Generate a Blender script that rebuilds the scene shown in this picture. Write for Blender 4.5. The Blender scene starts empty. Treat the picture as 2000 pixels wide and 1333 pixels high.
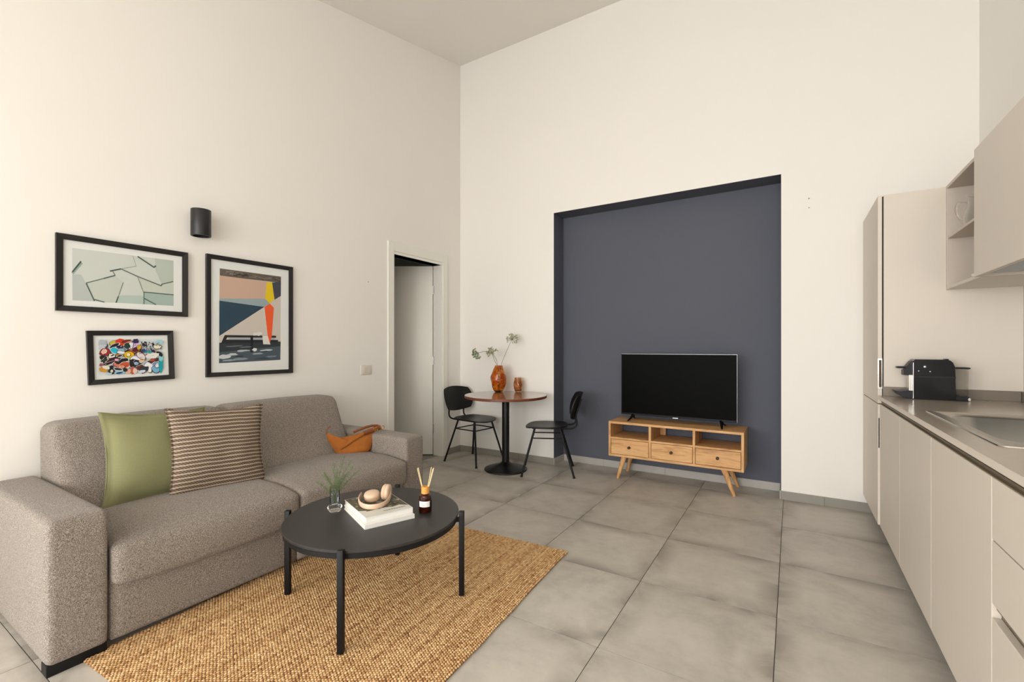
import bpy, bmesh, math, random
import numpy as np
from mathutils import Vector, Matrix, noise as mnoise

# ------------------------------------------------------------------ camera, world, lights, exposure
scn = bpy.context.scene
COL = scn.collection
F_PX, CX, HY, CAM_H = 888.0, 1000.0, 678.0, 1.197
YAW = math.atan2(546.75, F_PX)
cam_d = bpy.data.cameras.new('camera')
cam_d.sensor_fit = 'HORIZONTAL'; cam_d.sensor_width = 36.0
cam_d.lens = F_PX / 2000 * 36; cam_d.shift_y = (HY - 666.5) / 2000
cam_d.clip_start = 0.02
cam = bpy.data.objects.new('camera', cam_d); COL.objects.link(cam)
cam.location = (0, 0, CAM_H); cam.rotation_euler = (math.pi / 2, 0, YAW)
scn.camera = cam

world = bpy.data.worlds.new('sky'); scn.world = world; world.use_nodes = True
bgn = world.node_tree.nodes['Background']
bgn.inputs['Color'].default_value = (0.80, 0.88, 1.0, 1); bgn.inputs['Strength'].default_value = 1.0

YB = -4.60                                     # inner face of the window wall behind the camera
DOWN = math.radians(-17)                        # daylight slants down from the sky
# wall ('back' / 'left'), from, to, sill, head, watts
WINS = [('back', -2.60, -1.00, 0.08, 2.40, 100), ('back', -0.60, 1.00, 0.08, 2.40, 108), ('left', -4.00, -1.60, 0.85, 2.40, 172)]  # the left window is unseen, added to brighten the kitchen fronts from the side
def window_light(side, a, b, z0, z1, power):
    d = bpy.data.lights.new('window_daylight', 'AREA'); d.shape = 'RECTANGLE'
    d.size = b - a; d.size_y = z1 - z0; d.energy = power; d.color = (0.985, 0.99, 1.0)
    o = bpy.data.objects.new('window_daylight', d); COL.objects.link(o); m = (a + b) / 2
    x, y, rz = {'back': (m, YB - 0.02, 0), 'left': (-3.279, m, -math.pi / 2)}[side]
    o.location = (x, y, (z0 + z1) / 2); o.rotation_euler = (math.pi / 2 + DOWN, 0, rz)
for W_ in WINS: window_light(*W_)

vs = scn.view_settings
vs.view_transform = 'Standard'; vs.look = 'None'; vs.gamma = 1.0; vs.use_curve_mapping = False
vs.exposure = 0.04

# ------------------------------------------------------------------ pixel helpers (2000x1333 frame)
_s, _c = math.sin(YAW), math.cos(YAW)
CF = Vector((-_s, _c, 0)); CR = Vector((_c, _s, 0)); CU = Vector((0, 0, 1)); CO = Vector((0, 0, CAM_H))
def ray(x, y): return CF + CR * ((x - CX) / F_PX) + CU * ((HY - y) / F_PX)
def on_x(x, y, X):
    d = ray(x, y); return CO + d * (X / d.x)
def on_y(x, y, Y):
    d = ray(x, y); return CO + d * (Y / d.y)
def on_z(x, y, Z):
    d = ray(x, y); return CO + d * ((Z - CAM_H) / d.z)

# ------------------------------------------------------------------ materials
def lin(c):
    out = []
    for v in c[:3]:
        v /= 255.0
        out.append(v / 12.92 if v <= 0.04045 else ((v + 0.055) / 1.055) ** 2.4)
    return (*out, 1.0)

class NT:
    def __init__(s, name):
        s.m = bpy.data.materials.new(name); s.m.use_nodes = True
        s.t = s.m.node_tree; s.n = s.t.nodes; s.b = s.n['Principled BSDF']
    def node(s, typ, **kw):
        n = s.n.new(typ)
        for k, v in kw.items(): setattr(n, k, v)
        return n
    def link(s, a, b): s.t.links.new(a, b)
    def math(s, op, a, b=None, clamp=False):
        n = s.node('ShaderNodeMath', operation=op, use_clamp=clamp)
        for i, v in enumerate((a, b)):
            if v is None: continue
            if isinstance(v, (int, float)): n.inputs[i].default_value = v
            else: s.link(v, n.inputs[i])
        return n.outputs[0]
    def mix(s, f, a, b, blend='MIX'):
        n = s.node('ShaderNodeMix', data_type='RGBA', blend_type=blend)
        for i, v in ((0, f), (6, a), (7, b)):
            if isinstance(v, (int, float)): n.inputs[i].default_value = v
            elif isinstance(v, (tuple, list)): n.inputs[i].default_value = v
            else: s.link(v, n.inputs[i])
        return n.outputs[2]
    def ramp(s, f, stops):
        n = s.node('ShaderNodeValToRGB'); e = n.color_ramp.elements
        while len(e) < len(stops): e.new(0.5)
        for el, (p, c) in zip(e, stops): el.position = p; el.color = c
        s.link(f, n.inputs[0]); return n.outputs[0]
    def coord(s, kind='Object', scale=(1, 1, 1), offset=None):
        tc = s.node('ShaderNodeTexCoord'); mp = s.node('ShaderNodeMapping')
        mp.inputs['Scale'].default_value = scale
        s.link(tc.outputs[kind], mp.inputs['Vector'])
        if offset is not None: s.link(offset, mp.inputs['Location'])
        return mp.outputs[0]
    def noise(s, vec, scale, detail=3, rough=0.55, dist=0.0):
        n = s.node('ShaderNodeTexNoise'); n.inputs['Scale'].default_value = scale
        n.inputs['Detail'].default_value = detail; n.inputs['Roughness'].default_value = rough
        n.inputs['Distortion'].default_value = dist
        s.link(vec, n.inputs['Vector']); return n.outputs['Fac']
    def bump(s, h, strength=0.3, dist=0.002):
        n = s.node('ShaderNodeBump'); n.inputs['Strength'].default_value = strength
        n.inputs['Distance'].default_value = dist
        s.link(h, n.inputs['Height']); s.link(n.outputs[0], s.b.inputs['Normal'])
    def base(s, v):
        if isinstance(v, (tuple, list)): s.b.inputs['Base Color'].default_value = v
        else: s.link(v, s.b.inputs['Base Color'])
    def set(s, **kw):
        for k, v in kw.items(): s.b.inputs[k.replace('_', ' ')].default_value = v
        return s

def plain(name, rgb, rough=0.5, metal=0.0, var=0.06, scale=30, bump=0.0, spec=0.5, coat=0.0):
    t = NT(name); v = t.coord(); n = t.noise(v, scale)
    c = lin(rgb); d = tuple(x * (1 - var) for x in c[:3]) + (1,); u = tuple(min(1, x * (1 + var)) for x in c[:3]) + (1,)
    t.base(t.mix(n, d, u)); t.set(Roughness=rough, Metallic=metal)
    t.b.inputs['Specular IOR Level'].default_value = spec
    t.b.inputs['Coat Weight'].default_value = coat
    if bump: t.bump(n, bump, 0.001)
    return t.m

def glass(name, rgb, rough=0.02, ior=1.45, trans=1.0):
    t = NT(name); t.base(lin(rgb)); t.set(Roughness=rough, IOR=ior)
    t.b.inputs['Transmission Weight'].default_value = trans
    return t.m

def wall_paint(name, rgb, var=0.018):
    t = NT(name); v = t.coord()
    n1 = t.noise(v, 1.3, 4); n2 = t.noise(v, 90, 2)
    c = lin(rgb); d = tuple(x * (1 - var) for x in c[:3]) + (1,); u = tuple(x * (1 + var) for x in c[:3]) + (1,)
    t.base(t.mix(n1, d, u)); t.set(Roughness=0.75); t.b.inputs['Specular IOR Level'].default_value = 0.25
    t.bump(n2, 0.06, 0.001); return t.m

def tile_mat():
    t = NT('concrete_tile'); oi = t.node('ShaderNodeObjectInfo')
    sc = t.node('ShaderNodeVectorMath', operation='SCALE'); cb = t.node('ShaderNodeCombineXYZ')
    t.link(oi.outputs['Random'], cb.inputs[0]); t.link(oi.outputs['Random'], cb.inputs[1]); t.link(oi.outputs['Random'], cb.inputs[2])
    t.link(cb.outputs[0], sc.inputs[0]); sc.inputs['Scale'].default_value = 57.0
    v = t.coord('Object', (1, 1, 1), sc.outputs[0]); raw = t.coord('Object')
    n1 = t.noise(v, 3.0, 5, 0.6, 0.6); n2 = t.noise(v, 14, 5, 0.65); vs_ = t.coord('Object', (2.5, 22, 1), sc.outputs[0]); n3 = t.noise(vs_, 3, 3)
    sx = t.node('ShaderNodeSeparateXYZ'); t.link(raw, sx.inputs[0])
    ax = t.math('ABSOLUTE', sx.outputs[0]); ay = t.math('ABSOLUTE', sx.outputs[1])
    edge = t.math('MAXIMUM', ax, ay)
    ef = t.math('MULTIPLY', t.math('SUBTRACT', edge, 0.19), 9.0, True)
    blot = t.ramp(n1, [(0.42, (0, 0, 0, 1)), (0.60, (1, 1, 1, 1))])
    ew = t.math('MULTIPLY', ef, blot)
    col = t.ramp(t.math('ADD', t.math('MULTIPLY', n1, 0.65), t.math('MULTIPLY', n2, 0.35)),
                 [(0.30, lin((178, 171, 161))), (0.50, lin((203, 196, 185))), (0.72, lin((218, 211, 199)))])
    col = t.mix(t.math('MULTIPLY', n3, 0.16), col, lin((150, 144, 135)))
    col = t.mix(t.math('MULTIPLY', ew, 0.85), col, lin((140, 132, 122)))
    tv = t.math('MULTIPLY', oi.outputs['Random'], 0.14)
    col = t.mix(tv, col, lin((152, 145, 134)))
    t.base(col); t.link(t.math('ADD', t.math('MULTIPLY', n2, 0.15), 0.36), t.b.inputs['Roughness'])
    t.b.inputs['Specular IOR Level'].default_value = 0.4
    t.bump(n2, 0.08, 0.0008); return t.m

def fabric_mat(name, dark, mid, light, scale=400):
    t = NT(name); v = t.coord()
    n = t.noise(v, scale, 2, 0.6); n2 = t.noise(v, scale * 0.55, 2, 0.6); n3 = t.noise(v, 2.2, 2)
    f = t.math('ADD', t.math('MULTIPLY', n, 0.70), t.math('MULTIPLY', n2, 0.30))
    c = t.ramp(f, [(0.38, lin(dark)), (0.50, lin(mid)), (0.62, lin(light))])
    c = t.mix(t.math('MULTIPLY', n3, 0.18), c, lin(mid))
    t.base(c); t.set(Roughness=0.95); t.b.inputs['Specular IOR Level'].default_value = 0.1
    t.b.inputs['Sheen Weight'].default_value = 0.15
    t.bump(f, 0.55, 0.003); return t.m

def stripe_mat():
    t = NT('striped_weave'); raw = t.coord('Object'); sx = t.node('ShaderNodeSeparateXYZ'); t.link(raw, sx.inputs[0])
    wob = t.math('MULTIPLY', t.noise(raw, 9, 2), 0.010)
    z = t.math('ADD', sx.outputs[2], wob)
    band = t.math('SINE', t.math('MULTIPLY', z, 2 * math.pi / 0.0205))
    line = t.math('MULTIPLY', t.math('SUBTRACT', band, 0.15), 2.2, True)
    hatch = t.math('SINE', t.math('MULTIPLY', t.math('ADD', sx.outputs[1], t.math('MULTIPLY', z, 1.3)), 2 * math.pi / 0.0125))
    hz = t.math('ADD', t.math('MULTIPLY', hatch, 0.24), 0.30)
    f = t.math('MAXIMUM', t.math('MULTIPLY', line, 0.85), hz)
    f = t.math('ADD', f, t.math('MULTIPLY', t.math('SUBTRACT', t.noise(raw, 300, 2), 0.5), 0.35))
    c = t.ramp(f, [(0.02, lin((74, 61, 51))), (0.42, lin((132, 114, 99))), (0.85, lin((190, 172, 152)))])
    t.base(c); t.set(Roughness=0.95); t.b.inputs['Specular IOR Level'].default_value = 0.1
    t.bump(f, 0.8, 0.006); return t.m

def linen_mat(name, rgb):
    t = NT(name); v1 = t.coord('Object', (40, 900, 60)); v2 = t.coord('Object', (40, 60, 900)); raw = t.coord()
    f = t.math('MULTIPLY', t.math('ADD', t.noise(v1, 1, 2), t.noise(v2, 1, 2)), 0.5)
    c = lin(rgb); col = t.mix(f, tuple(x * .80 for x in c[:3]) + (1,), tuple(x * 1.16 for x in c[:3]) + (1,))
    t.base(col); t.set(Roughness=0.95); t.b.inputs['Specular IOR Level'].default_value = 0.1
    t.bump(t.math('ADD', f, t.math('MULTIPLY', t.noise(raw, 14, 2), 1.2)), 0.25, 0.004); return t.m

def wood_mat(name, dark, mid, light, axis=0, scale=1.0, rough=0.5, knots=True):
    t = NT(name); oi = t.node('ShaderNodeObjectInfo'); cb = t.node('ShaderNodeCombineXYZ')
    r = t.math('MULTIPLY', oi.outputs['Random'], 31.0)
    for i in range(3): t.link(r, cb.inputs[i])
    s = [9, 9, 9]; s[axis] = 1.3
    v = t.coord('Object', tuple(x * scale for x in s), cb.outputs[0])
    n = t.noise(v, 2.2, 4, 0.6, 1.6)
    s2 = [70, 70, 70]; s2[axis] = 3
    g = t.noise(t.coord('Object', tuple(x * scale for x in s2), cb.outputs[0]), 2.0, 3)
    f = t.math('ADD', t.math('MULTIPLY', n, 0.75), t.math('MULTIPLY', g, 0.25))
    c = t.ramp(f, [(0.30, lin(dark)), (0.48, lin(mid)), (0.70, lin(light))])
    t.base(c); t.set(Roughness=rough); t.bump(g, 0.12, 0.001); return t.m

def attr_mat(name, rough=0.6, spec=0.3, tint=None):
    t = NT(name); a = t.node('ShaderNodeVertexColor'); a.layer_name = 'Col'
    t.base(a.outputs[0]); t.set(Roughness=rough); t.b.inputs['Specular IOR Level'].default_value = spec
    return t.m

M = {}
M['wall'] = wall_paint('cream_wall_paint', (244, 240, 233))
M['ceiling'] = wall_paint('ceiling_paint', (246, 242, 235))
M['navy'] = wall_paint('blue_grey_paint', (93, 96, 106), 0.05)
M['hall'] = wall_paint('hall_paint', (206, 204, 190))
M['tile'] = tile_mat()
M['grout'] = plain('grout', (74, 69, 63), 0.9)
M['base_tile'] = plain('skirting_tile', (150, 145, 136), 0.5, var=0.12, scale=6)
M['niche_base'] = plain('niche_skirting_tile', (178, 174, 168), 0.5, var=0.10, scale=6)
M['door_white'] = plain('white_lacquer', (240, 237, 228), 0.35, var=0.01)
M['black_metal'] = plain('black_powder_coat', (15, 15, 16), 0.5, spec=0.3)
M['black_sheen'] = plain('black_satin_metal', (13, 13, 14), 0.36, spec=0.4)
M['sconce'] = plain('black_sconce_paint', (26, 26, 28), 0.42)
M['frame'] = plain('black_frame_wood', (26, 23, 23), 0.42)
M['mat'] = plain('white_mount_board', (228, 230, 226), 0.7, var=0.01)
M['print'] = attr_mat('paper_print', 0.45)
M['sofa'] = fabric_mat('grey_melange_fabric', (90, 82, 75), (138, 128, 119), (186, 176, 166))
M['green'] = linen_mat('sage_green_linen', (143, 142, 104))
M['stripe'] = stripe_mat()
M['suede'] = plain('tan_suede', (166, 100, 46), 0.9, var=0.25, scale=22, bump=0.3, spec=0.15)
M['leather'] = plain('brown_leather_trim', (120, 66, 28), 0.45, var=0.15)
M['brass'] = plain('polished_brass', (226, 178, 96), 0.25, 1.0)
M['jute_knot'] = attr_mat('jute_cord', 0.95, 0.1)
M['jute_base'] = plain('jute_backing', (120, 84, 50), 0.95, var=0.2, scale=60)
M['coffee_top'] = plain('black_stained_top', (43, 41, 40), 0.40, var=0.10, scale=9)
M['mango'] = wood_mat('mango_wood', (160, 110, 62), (212, 162, 106), (230, 188, 134), 0)
M['mango_v'] = wood_mat('mango_wood_upright', (160, 110, 62), (212, 162, 106), (230, 188, 134), 2)
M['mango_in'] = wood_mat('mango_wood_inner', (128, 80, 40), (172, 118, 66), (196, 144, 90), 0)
M['bronze'] = plain('aged_bronze', (70, 56, 42), 0.4, 0.8)
M['walnut'] = W0_ = wood_mat('walnut_veneer', (98, 68, 50), (136, 102, 80), (158, 126, 102), 0, 1.0, 0.22)
W0_.node_tree.nodes['Principled BSDF'].inputs['Coat Weight'].default_value = 0.8
W0_.node_tree.nodes['Principled BSDF'].inputs['Coat Roughness'].default_value = 0.12
M['walnut_edge'] = plain('walnut_edge_band', (112, 58, 38), 0.4, var=0.15, scale=12)
M['tv_black'] = plain('tv_bezel_black', (10, 10, 11), 0.4, spec=0.2)
M['screen'] = plain('tv_screen', (8, 8, 8), 0.35, spec=0.03)
M['silver'] = plain('brushed_silver', (190, 190, 192), 0.32, 1.0)
M['amber'] = None
M['stem'] = plain('green_stem', (96, 108, 70), 0.7)
M['umbel'] = plain('pale_umbel', (176, 172, 138), 0.8, var=0.2)
M['umbel_g'] = plain('green_umbel', (112, 138, 78), 0.8, var=0.25)
M['fern'] = plain('fern_green', (104, 118, 80), 0.75, var=0.3, scale=15)
M['greige'] = plain('greige_matte_laminate', (218, 208, 195), 0.5, var=0.02, scale=4)
M['greige_edge'] = plain('pale_edge_banding', (224, 214, 199), 0.5, var=0.01)
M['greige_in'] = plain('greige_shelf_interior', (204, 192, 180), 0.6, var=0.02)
M['counter'] = plain('taupe_quartz_counter', (172, 160, 144), 0.18, var=0.05, scale=70)
M['upstand'] = plain('taupe_upstand', (124, 113, 99), 0.3, var=0.03)
M['steel'] = plain('brushed_steel', (186, 182, 174), 0.26, 1.0)
M['alu'] = plain('bronze_aluminium_channel', (150, 137, 117), 0.45, 0.5)
M['dark_gap'] = plain('gap_shade_black', (22, 20, 18), 0.7)  # black standing for shade in the cupboard's gap and grip recess
M['plinth'] = plain('dark_plinth', (70, 64, 58), 0.6)
M['hood'] = plain('blue_grey_hood_panel', (138, 148, 158), 0.35, 0.3)
M['gloss_black'] = plain('gloss_black_plastic', (6, 6, 7), 0.18, spec=0.3)
M['soft_black'] = plain('soft_black_plastic', (22, 22, 27), 0.4, spec=0.3)
M['chrome'] = plain('chrome', (205, 203, 200), 0.15, 1.0)
M['clear'] = glass('clear_glass', (250, 252, 251), 0.0, 1.27)
M['tank'] = glass('clear_water_tank', (240, 240, 238), 0.04, 1.08)
M['water'] = glass('water', (240, 246, 248), 0.0, 1.33)
M['page'] = plain('book_pages', (232, 226, 214), 0.8, var=0.04, scale=200)
M['cover_white'] = plain('white_book_cover', (236, 234, 228), 0.5, var=0.01)
M['headphone'] = plain('beige_headphone', (220, 190, 162), 0.5, var=0.03)
M['pad'] = plain('beige_ear_pad', (212, 180, 150), 0.75, var=0.05)
M['cork'] = plain('pale_wood_cap', (222, 154, 70), 0.55, var=0.10, scale=40)
M['amber_dark'] = None
M['label'] = plain('paper_label', (236, 234, 230), 0.6, var=0.01)
M['ink'] = plain('grey_ink', (90, 86, 84), 0.7)
M['reed'] = plain('rattan_reed', (226, 206, 160), 0.75)
M['switch'] = plain('switch_plastic', (226, 217, 205), 0.4, var=0.01)
M['nail'] = plain('dark_nail', (96, 82, 66), 0.5, 0.6)
M['jar_yellow'] = plain('yellow_green_jar', (196, 188, 132), 0.3)
M['window_frame'] = plain('white_window_frame', (232, 230, 224), 0.4, var=0.01)

def amber_mat(name, deep, pale, trans=1.0):
    t = NT(name); v = t.coord('Object', (1, 1, 1)); n = t.noise(v, 26, 2, 0.5, 0.8)
    t.base(t.ramp(n, [(0.34, lin(deep)), (0.66, lin(pale))]))
    t.set(Roughness=0.06, IOR=1.45); t.b.inputs['Transmission Weight'].default_value = trans
    t.bump(t.noise(v, 34, 1, .4, .5), .5, .01)
    return t.m
M['amber'] = amber_mat('amber_glass', (214, 120, 34), (250, 206, 132))
M['amber2'] = amber_mat('smoky_amber_glass', (204, 140, 84), (240, 206, 164))
M['amber_dark'] = amber_mat('brown_bottle_glass', (58, 18, 6), (110, 40, 14), .72)
def pane_mat():
    t = NT('window_pane'); tr = t.node('ShaderNodeBsdfTransparent'); gl = t.node('ShaderNodeBsdfGlossy'); gl.inputs['Roughness'].default_value = 0.02
    mx = t.node('ShaderNodeMixShader'); mx.inputs[0].default_value = 0.08
    t.link(tr.outputs[0], mx.inputs[1]); t.link(gl.outputs[0], mx.inputs[2]); t.link(mx.outputs[0], t.n['Material Output'].inputs[0]); return t.m
M['pane'] = pane_mat()

# ------------------------------------------------------------------ mesh helpers
class B:
    """collects shapes in one bmesh"""
    def __init__(s): s.bm = bmesh.new()
    def _new(s, verts, faces, mtx=None):
        vs_ = [s.bm.verts.new(mtx @ Vector(v) if mtx else Vector(v)) for v in verts]
        for f in faces:
            try: s.bm.faces.new([vs_[i] for i in f])
            except ValueError: pass
        return vs_
    def box(s, x0, x1, y0, y1, z0, z1, bevel=0.0, seg=2, mtx=None):
        b = bmesh.new(); bmesh.ops.create_cube(b, size=1.0)
        for v in b.verts:
            v.co = Vector(((x0 + x1) / 2 + v.co.x * (x1 - x0), (y0 + y1) / 2 + v.co.y * (y1 - y0), (z0 + z1) / 2 + v.co.z * (z1 - z0)))
        if bevel > 0: bmesh.ops.bevel(b, geom=b.edges[:], offset=bevel, segments=seg, affect='EDGES', profile=0.5)
        s.merge(b, mtx); return s
    def merge(s, b, mtx=None):
        b.verts.index_update()
        s._new([v.co.copy() for v in b.verts], [[v.index for v in f.verts] for f in b.faces], mtx); b.free()
    def tube(s, pts, r, n=10, closed=False, caps=True, flat=None):
        pts = [Vector(p) for p in pts]; L = len(pts)
        rr = r if isinstance(r, (list, tuple)) else [r] * L
        rings = []; up = None
        for i, p in enumerate(pts):
            a = pts[(i - 1) % L] if (closed or i > 0) else p
            c = pts[(i + 1) % L] if (closed or i < L - 1) else p
            t = (c - a).normalized()
            if up is None:
                up = Vector((0, 0, 1)) if abs(t.z) < 0.9 else Vector((1, 0, 0))
            u = (up - t * up.dot(t)).normalized(); w = t.cross(u); up = u
            ring = []
            for k in range(n):
                an = 2 * math.pi * k / n
                ru, rw = (rr[i], rr[i]) if flat is None else (rr[i] * flat[0], rr[i] * flat[1])
                ring.append(s.bm.verts.new(p + u * (math.cos(an) * ru) + w * (math.sin(an) * rw)))
            rings.append(ring)
        m = L if closed else L - 1
        for i in range(m):
            A, Bq = rings[i], rings[(i + 1) % L]
            for k in range(n): s.bm.faces.new((A[k], A[(k + 1) % n], Bq[(k + 1) % n], Bq[k]))
        if caps and not closed:
            s.bm.faces.new(list(reversed(rings[0]))); s.bm.faces.new(rings[-1])
        return s
    def lathe(s, prof, n=32, c=(0, 0, 0), fn=None, cap0=True, cap1=True):
        rings = []
        for r, z in prof:
            ring = []
            for k in range(n):
                a = 2 * math.pi * k / n; rr = r * (fn(a, z) if fn else 1)
                ring.append(s.bm.verts.new((c[0] + rr * math.cos(a), c[1] + rr * math.sin(a), c[2] + z)))
            rings.append(ring)
        for A, Bq in zip(rings, rings[1:]):
            for k in range(n): s.bm.faces.new((A[k], A[(k + 1) % n], Bq[(k + 1) % n], Bq[k]))
        if cap0: s.bm.faces.new(list(reversed(rings[0])))
        if cap1: s.bm.faces.new(rings[-1])
        return s
    def prism(s, pts, vec):
        """closed planar outline pts extruded along vec"""
        vec = Vector(vec); A = [s.bm.verts.new(Vector(p)) for p in pts]; Bq = [s.bm.verts.new(Vector(p) + vec) for p in pts]
        n = len(pts); s.bm.faces.new(A); s.bm.faces.new(list(reversed(Bq)))
        for i in range(n): s.bm.faces.new((A[i], Bq[i], Bq[(i + 1) % n], A[(i + 1) % n]))
        return s
    def blob(s, c, r, sub=1):
        b = bmesh.new(); bmesh.ops.create_icosphere(b, subdivisions=sub, radius=1.0)
        rr = r if isinstance(r, (tuple, list)) else (r, r, r)
        for v in b.verts: v.co = Vector((c[0] + v.co.x * rr[0], c[1] + v.co.y * rr[1], c[2] + v.co.z * rr[2]))
        s.merge(b); return s
    def obj(s, name, mat, parent=None, smooth=True, angle=40, loc=None):
        bmesh.ops.recalc_face_normals(s.bm, faces=s.bm.faces[:])
        me = bpy.data.meshes.new(name); s.bm.to_mesh(me); s.bm.free()
        return link(name, me, mat, parent, smooth, angle, loc)

def link(name, me, mat, parent=None, smooth=True, angle=40, loc=None):
    if isinstance(mat, str): mat = M[mat]
    me.materials.append(mat)
    if smooth:
        me.shade_smooth()
        try: me.set_sharp_from_angle(angle=math.radians(angle))
        except Exception: pass
    o = bpy.data.objects.new(name, me); COL.objects.link(o)
    if parent is not None: o.parent = parent
    if loc is not None: o.location = loc
    return o

def thing(name, label, cat, loc=(0, 0, 0), rz=0.0, group=None):
    o = bpy.data.objects.new(name, None); COL.objects.link(o)
    o.empty_display_size = 0.05
    o.location = loc; o.rotation_euler = (0, 0, rz)
    return tag(o, label, cat, group)
def tag(o, label, cat, group=None, kind=None):
    if label: o['label'] = label
    if cat: o['category'] = cat
    if group: o['group'] = group
    if kind: o['kind'] = kind
    return o
def struct(o, label, cat): return tag(o, label, cat, None, 'structure')
def box(name, mat, x0, x1, y0, y1, z0, z1, parent=None, bevel=0.0, seg=2):
    return B().box(x0, x1, y0, y1, z0, z1, bevel, seg).obj(name, mat, parent, smooth=False)

def softbox(name, mat, half, r, bulge=(0, 0, 0), n=14, parent=None, fn=None):
    """rounded, padded block centred on the origin; bulge = crown of the +-x, +-y, +-z faces"""
    b = bmesh.new(); bmesh.ops.create_cube(b, size=2.0)
    bmesh.ops.subdivide_edges(b, edges=b.edges[:], cuts=n, use_grid_fill=True)
    half = Vector(half)
    for v in b.verts:
        p = v.co.copy()
        q = Vector([math.copysign(1 - (1 - abs(c)) ** 1.25, c) for c in p])
        h = Vector((q.x * half.x, q.y * half.y, q.z * half.z))
        inner = Vector([max(-(half[i] - r), min(half[i] - r, h[i])) for i in range(3)])
        d = h - inner
        if d.length > 1e-9: 
            nrm = max(abs(d.x), abs(d.y), abs(d.z))
            d = d.normalized() * min(r, nrm)
            d = d.normalized() * nrm if nrm < r * .999 else d.normalized() * r
        h = inner + d
        u = [1 - min(1, abs(h[i]) / half[i]) ** 2 for i in range(3)]
        h.x += math.copysign(1, p.x) * bulge[0] * u[1] * u[2] * (abs(p.x) > .999)
        h.y += math.copysign(1, p.y) * bulge[1] * u[0] * u[2] * (abs(p.y) > .999)
        h.z += math.copysign(1, p.z) * bulge[2] * u[0] * u[1] * (abs(p.z) > .999)
        v.co = fn(h) if fn else h
    bmesh.ops.recalc_face_normals(b, faces=b.faces[:])
    me = bpy.data.meshes.new(name); b.to_mesh(me); b.free()
    return link(name, me, mat, parent, True, 180)

# ------------------------------------------------------------------ the room
XL, XR, YF = -3.259, 1.049, 4.155
WT = 0.12
NX0, NX1, NZ, ND = -2.060, -0.072, 2.557, 0.225
Z_FAR, SLOPE = 4.439, 0.238
Y_KNEE = -1.6
def ceil_z(y): return Z_FAR - SLOPE * (YF - max(y, Y_KNEE))

floor = struct(box('floor', 'grout', XL - 0.05, XR + 0.05, YB - 0.05, YF + ND + 0.02, -0.06, -0.003), 'grey concrete-look tiled floor of the living room', 'floor')
PX, PY, PT = -0.057, 2.925, 0.602
i0 = math.floor((XL - PX) / PT); i1 = math.ceil((XR - PX) / PT); j0 = math.floor((YB - PY) / PT); j1 = math.ceil((YF + ND - PY) / PT)
g = 0.0016
for i in range(i0, i1):
    for j in range(j0, j1):
        x0, x1 = PX + i * PT + g, PX + (i + 1) * PT - g; y0, y1 = PY + j * PT + g, PY + (j + 1) * PT - g
        cx_, cy_ = (x0 + x1) / 2, (y0 + y1) / 2
        x0, x1, y0 = max(x0, XL - 0.05), min(x1, XR), max(y0, YB)
        ymax = YF if not (x0 < NX1 and x1 > NX0) else YF + ND
        if x0 < NX0 < x1 or x0 < NX1 < x1: ymax = YF + ND
        y1 = min(y1, ymax)
        if x1 - x0 < 0.01 or y1 - y0 < 0.01: continue
        B().box(x0 - cx_, x1 - cx_, y0 - cy_, y1 - cy_, -0.008, 0.0).obj('tile', 'tile', floor, smooth=False, loc=(cx_, cy_, 0))

DY0, DY1, DZ = 3.116, 3.839, 2.090
w = B()
_, la, lb, lz0, lz1, _ = WINS[2]
w.box(XL - WT, XL, la, lb, 0, lz0)
for (y0, y1, z0, z1) in ((YB, la, 0, None), (la, lb, lz1, None), (lb, DY0, 0, None), (DY1, YF + 0.15, 0, None), (DY0, DY1, DZ, None)):
    ya, yb = y0, y1
    kn = [(XL, Y_KNEE, ceil_z(Y_KNEE) + .02)] if ya < Y_KNEE < yb else []
    w.prism([(XL, ya, z0), (XL, yb, z0), (XL, yb, ceil_z(yb) + .02)] + kn + [(XL, ya, ceil_z(ya) + .02)], (-WT, 0, 0))
struct(w.obj('wall_left', 'wall', smooth=False), 'tall cream wall with the framed pictures and doorway', 'wall')
w = B()
w.box(XL - WT, NX0, YF, YF + ND, 0, ceil_z(YF) + .04); w.box(NX1, XR + .1, YF, YF + ND, 0, ceil_z(YF) + .04); w.box(NX0, NX1, YF, YF + ND, NZ, ceil_z(YF) + .04)
struct(w.obj('wall_far', 'wall', smooth=False), 'tall cream end wall around the blue-grey niche', 'wall')
w = B()
e = 0.0015
w.box(NX0, NX1, YF + ND, YF + ND + .08, 0, NZ); w.box(NX0, NX0 + e, YF + .0005, YF + ND, 0, NZ); w.box(NX1 - e, NX1, YF + .0005, YF + ND, 0, NZ); w.box(NX0, NX1, YF + .0005, YF + ND, NZ - e, NZ)
struct(w.obj('wall_niche', 'navy', smooth=False), 'blue-grey painted recess behind the television', 'wall')
w = B()
for (ya, yb, z0) in ((YB, YF, 0),):
    kn = [(XR, Y_KNEE, ceil_z(Y_KNEE) + .02)] if ya < Y_KNEE < yb else []
    w.prism([(XR, ya, z0), (XR, yb, z0), (XR, yb, ceil_z(yb) + .02)] + kn + [(XR, ya, ceil_z(ya) + .02)], (0.1, 0, 0))
struct(w.obj('wall_right', 'wall', smooth=False), 'cream wall above the kitchen run', 'wall')
w = B()
zt = ceil_z(YB) + .02
xs = [XL - WT, WINS[0][1], WINS[0][2], WINS[1][1], WINS[1][2], XR + .1]
for a, b_ in ((xs[0], xs[1]), (xs[2], xs[3]), (xs[4], xs[5])): w.box(a, b_, YB - .2, YB, 0, zt)
for (_, x0, x1, z0, z1, _) in WINS[:2]: w.box(x0, x1, YB - .2, YB, 0, z0); w.box(x0, x1, YB - .2, YB, z1, zt)
struct(w.obj('wall_window', 'wall', smooth=False), 'cream wall with two tall windows opposite the niche', 'wall')
WL = ['tall white double window nearer the picture wall', 'tall white double window nearer the kitchen wall', 'unseen white double window added to the picture wall for side light']
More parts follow.
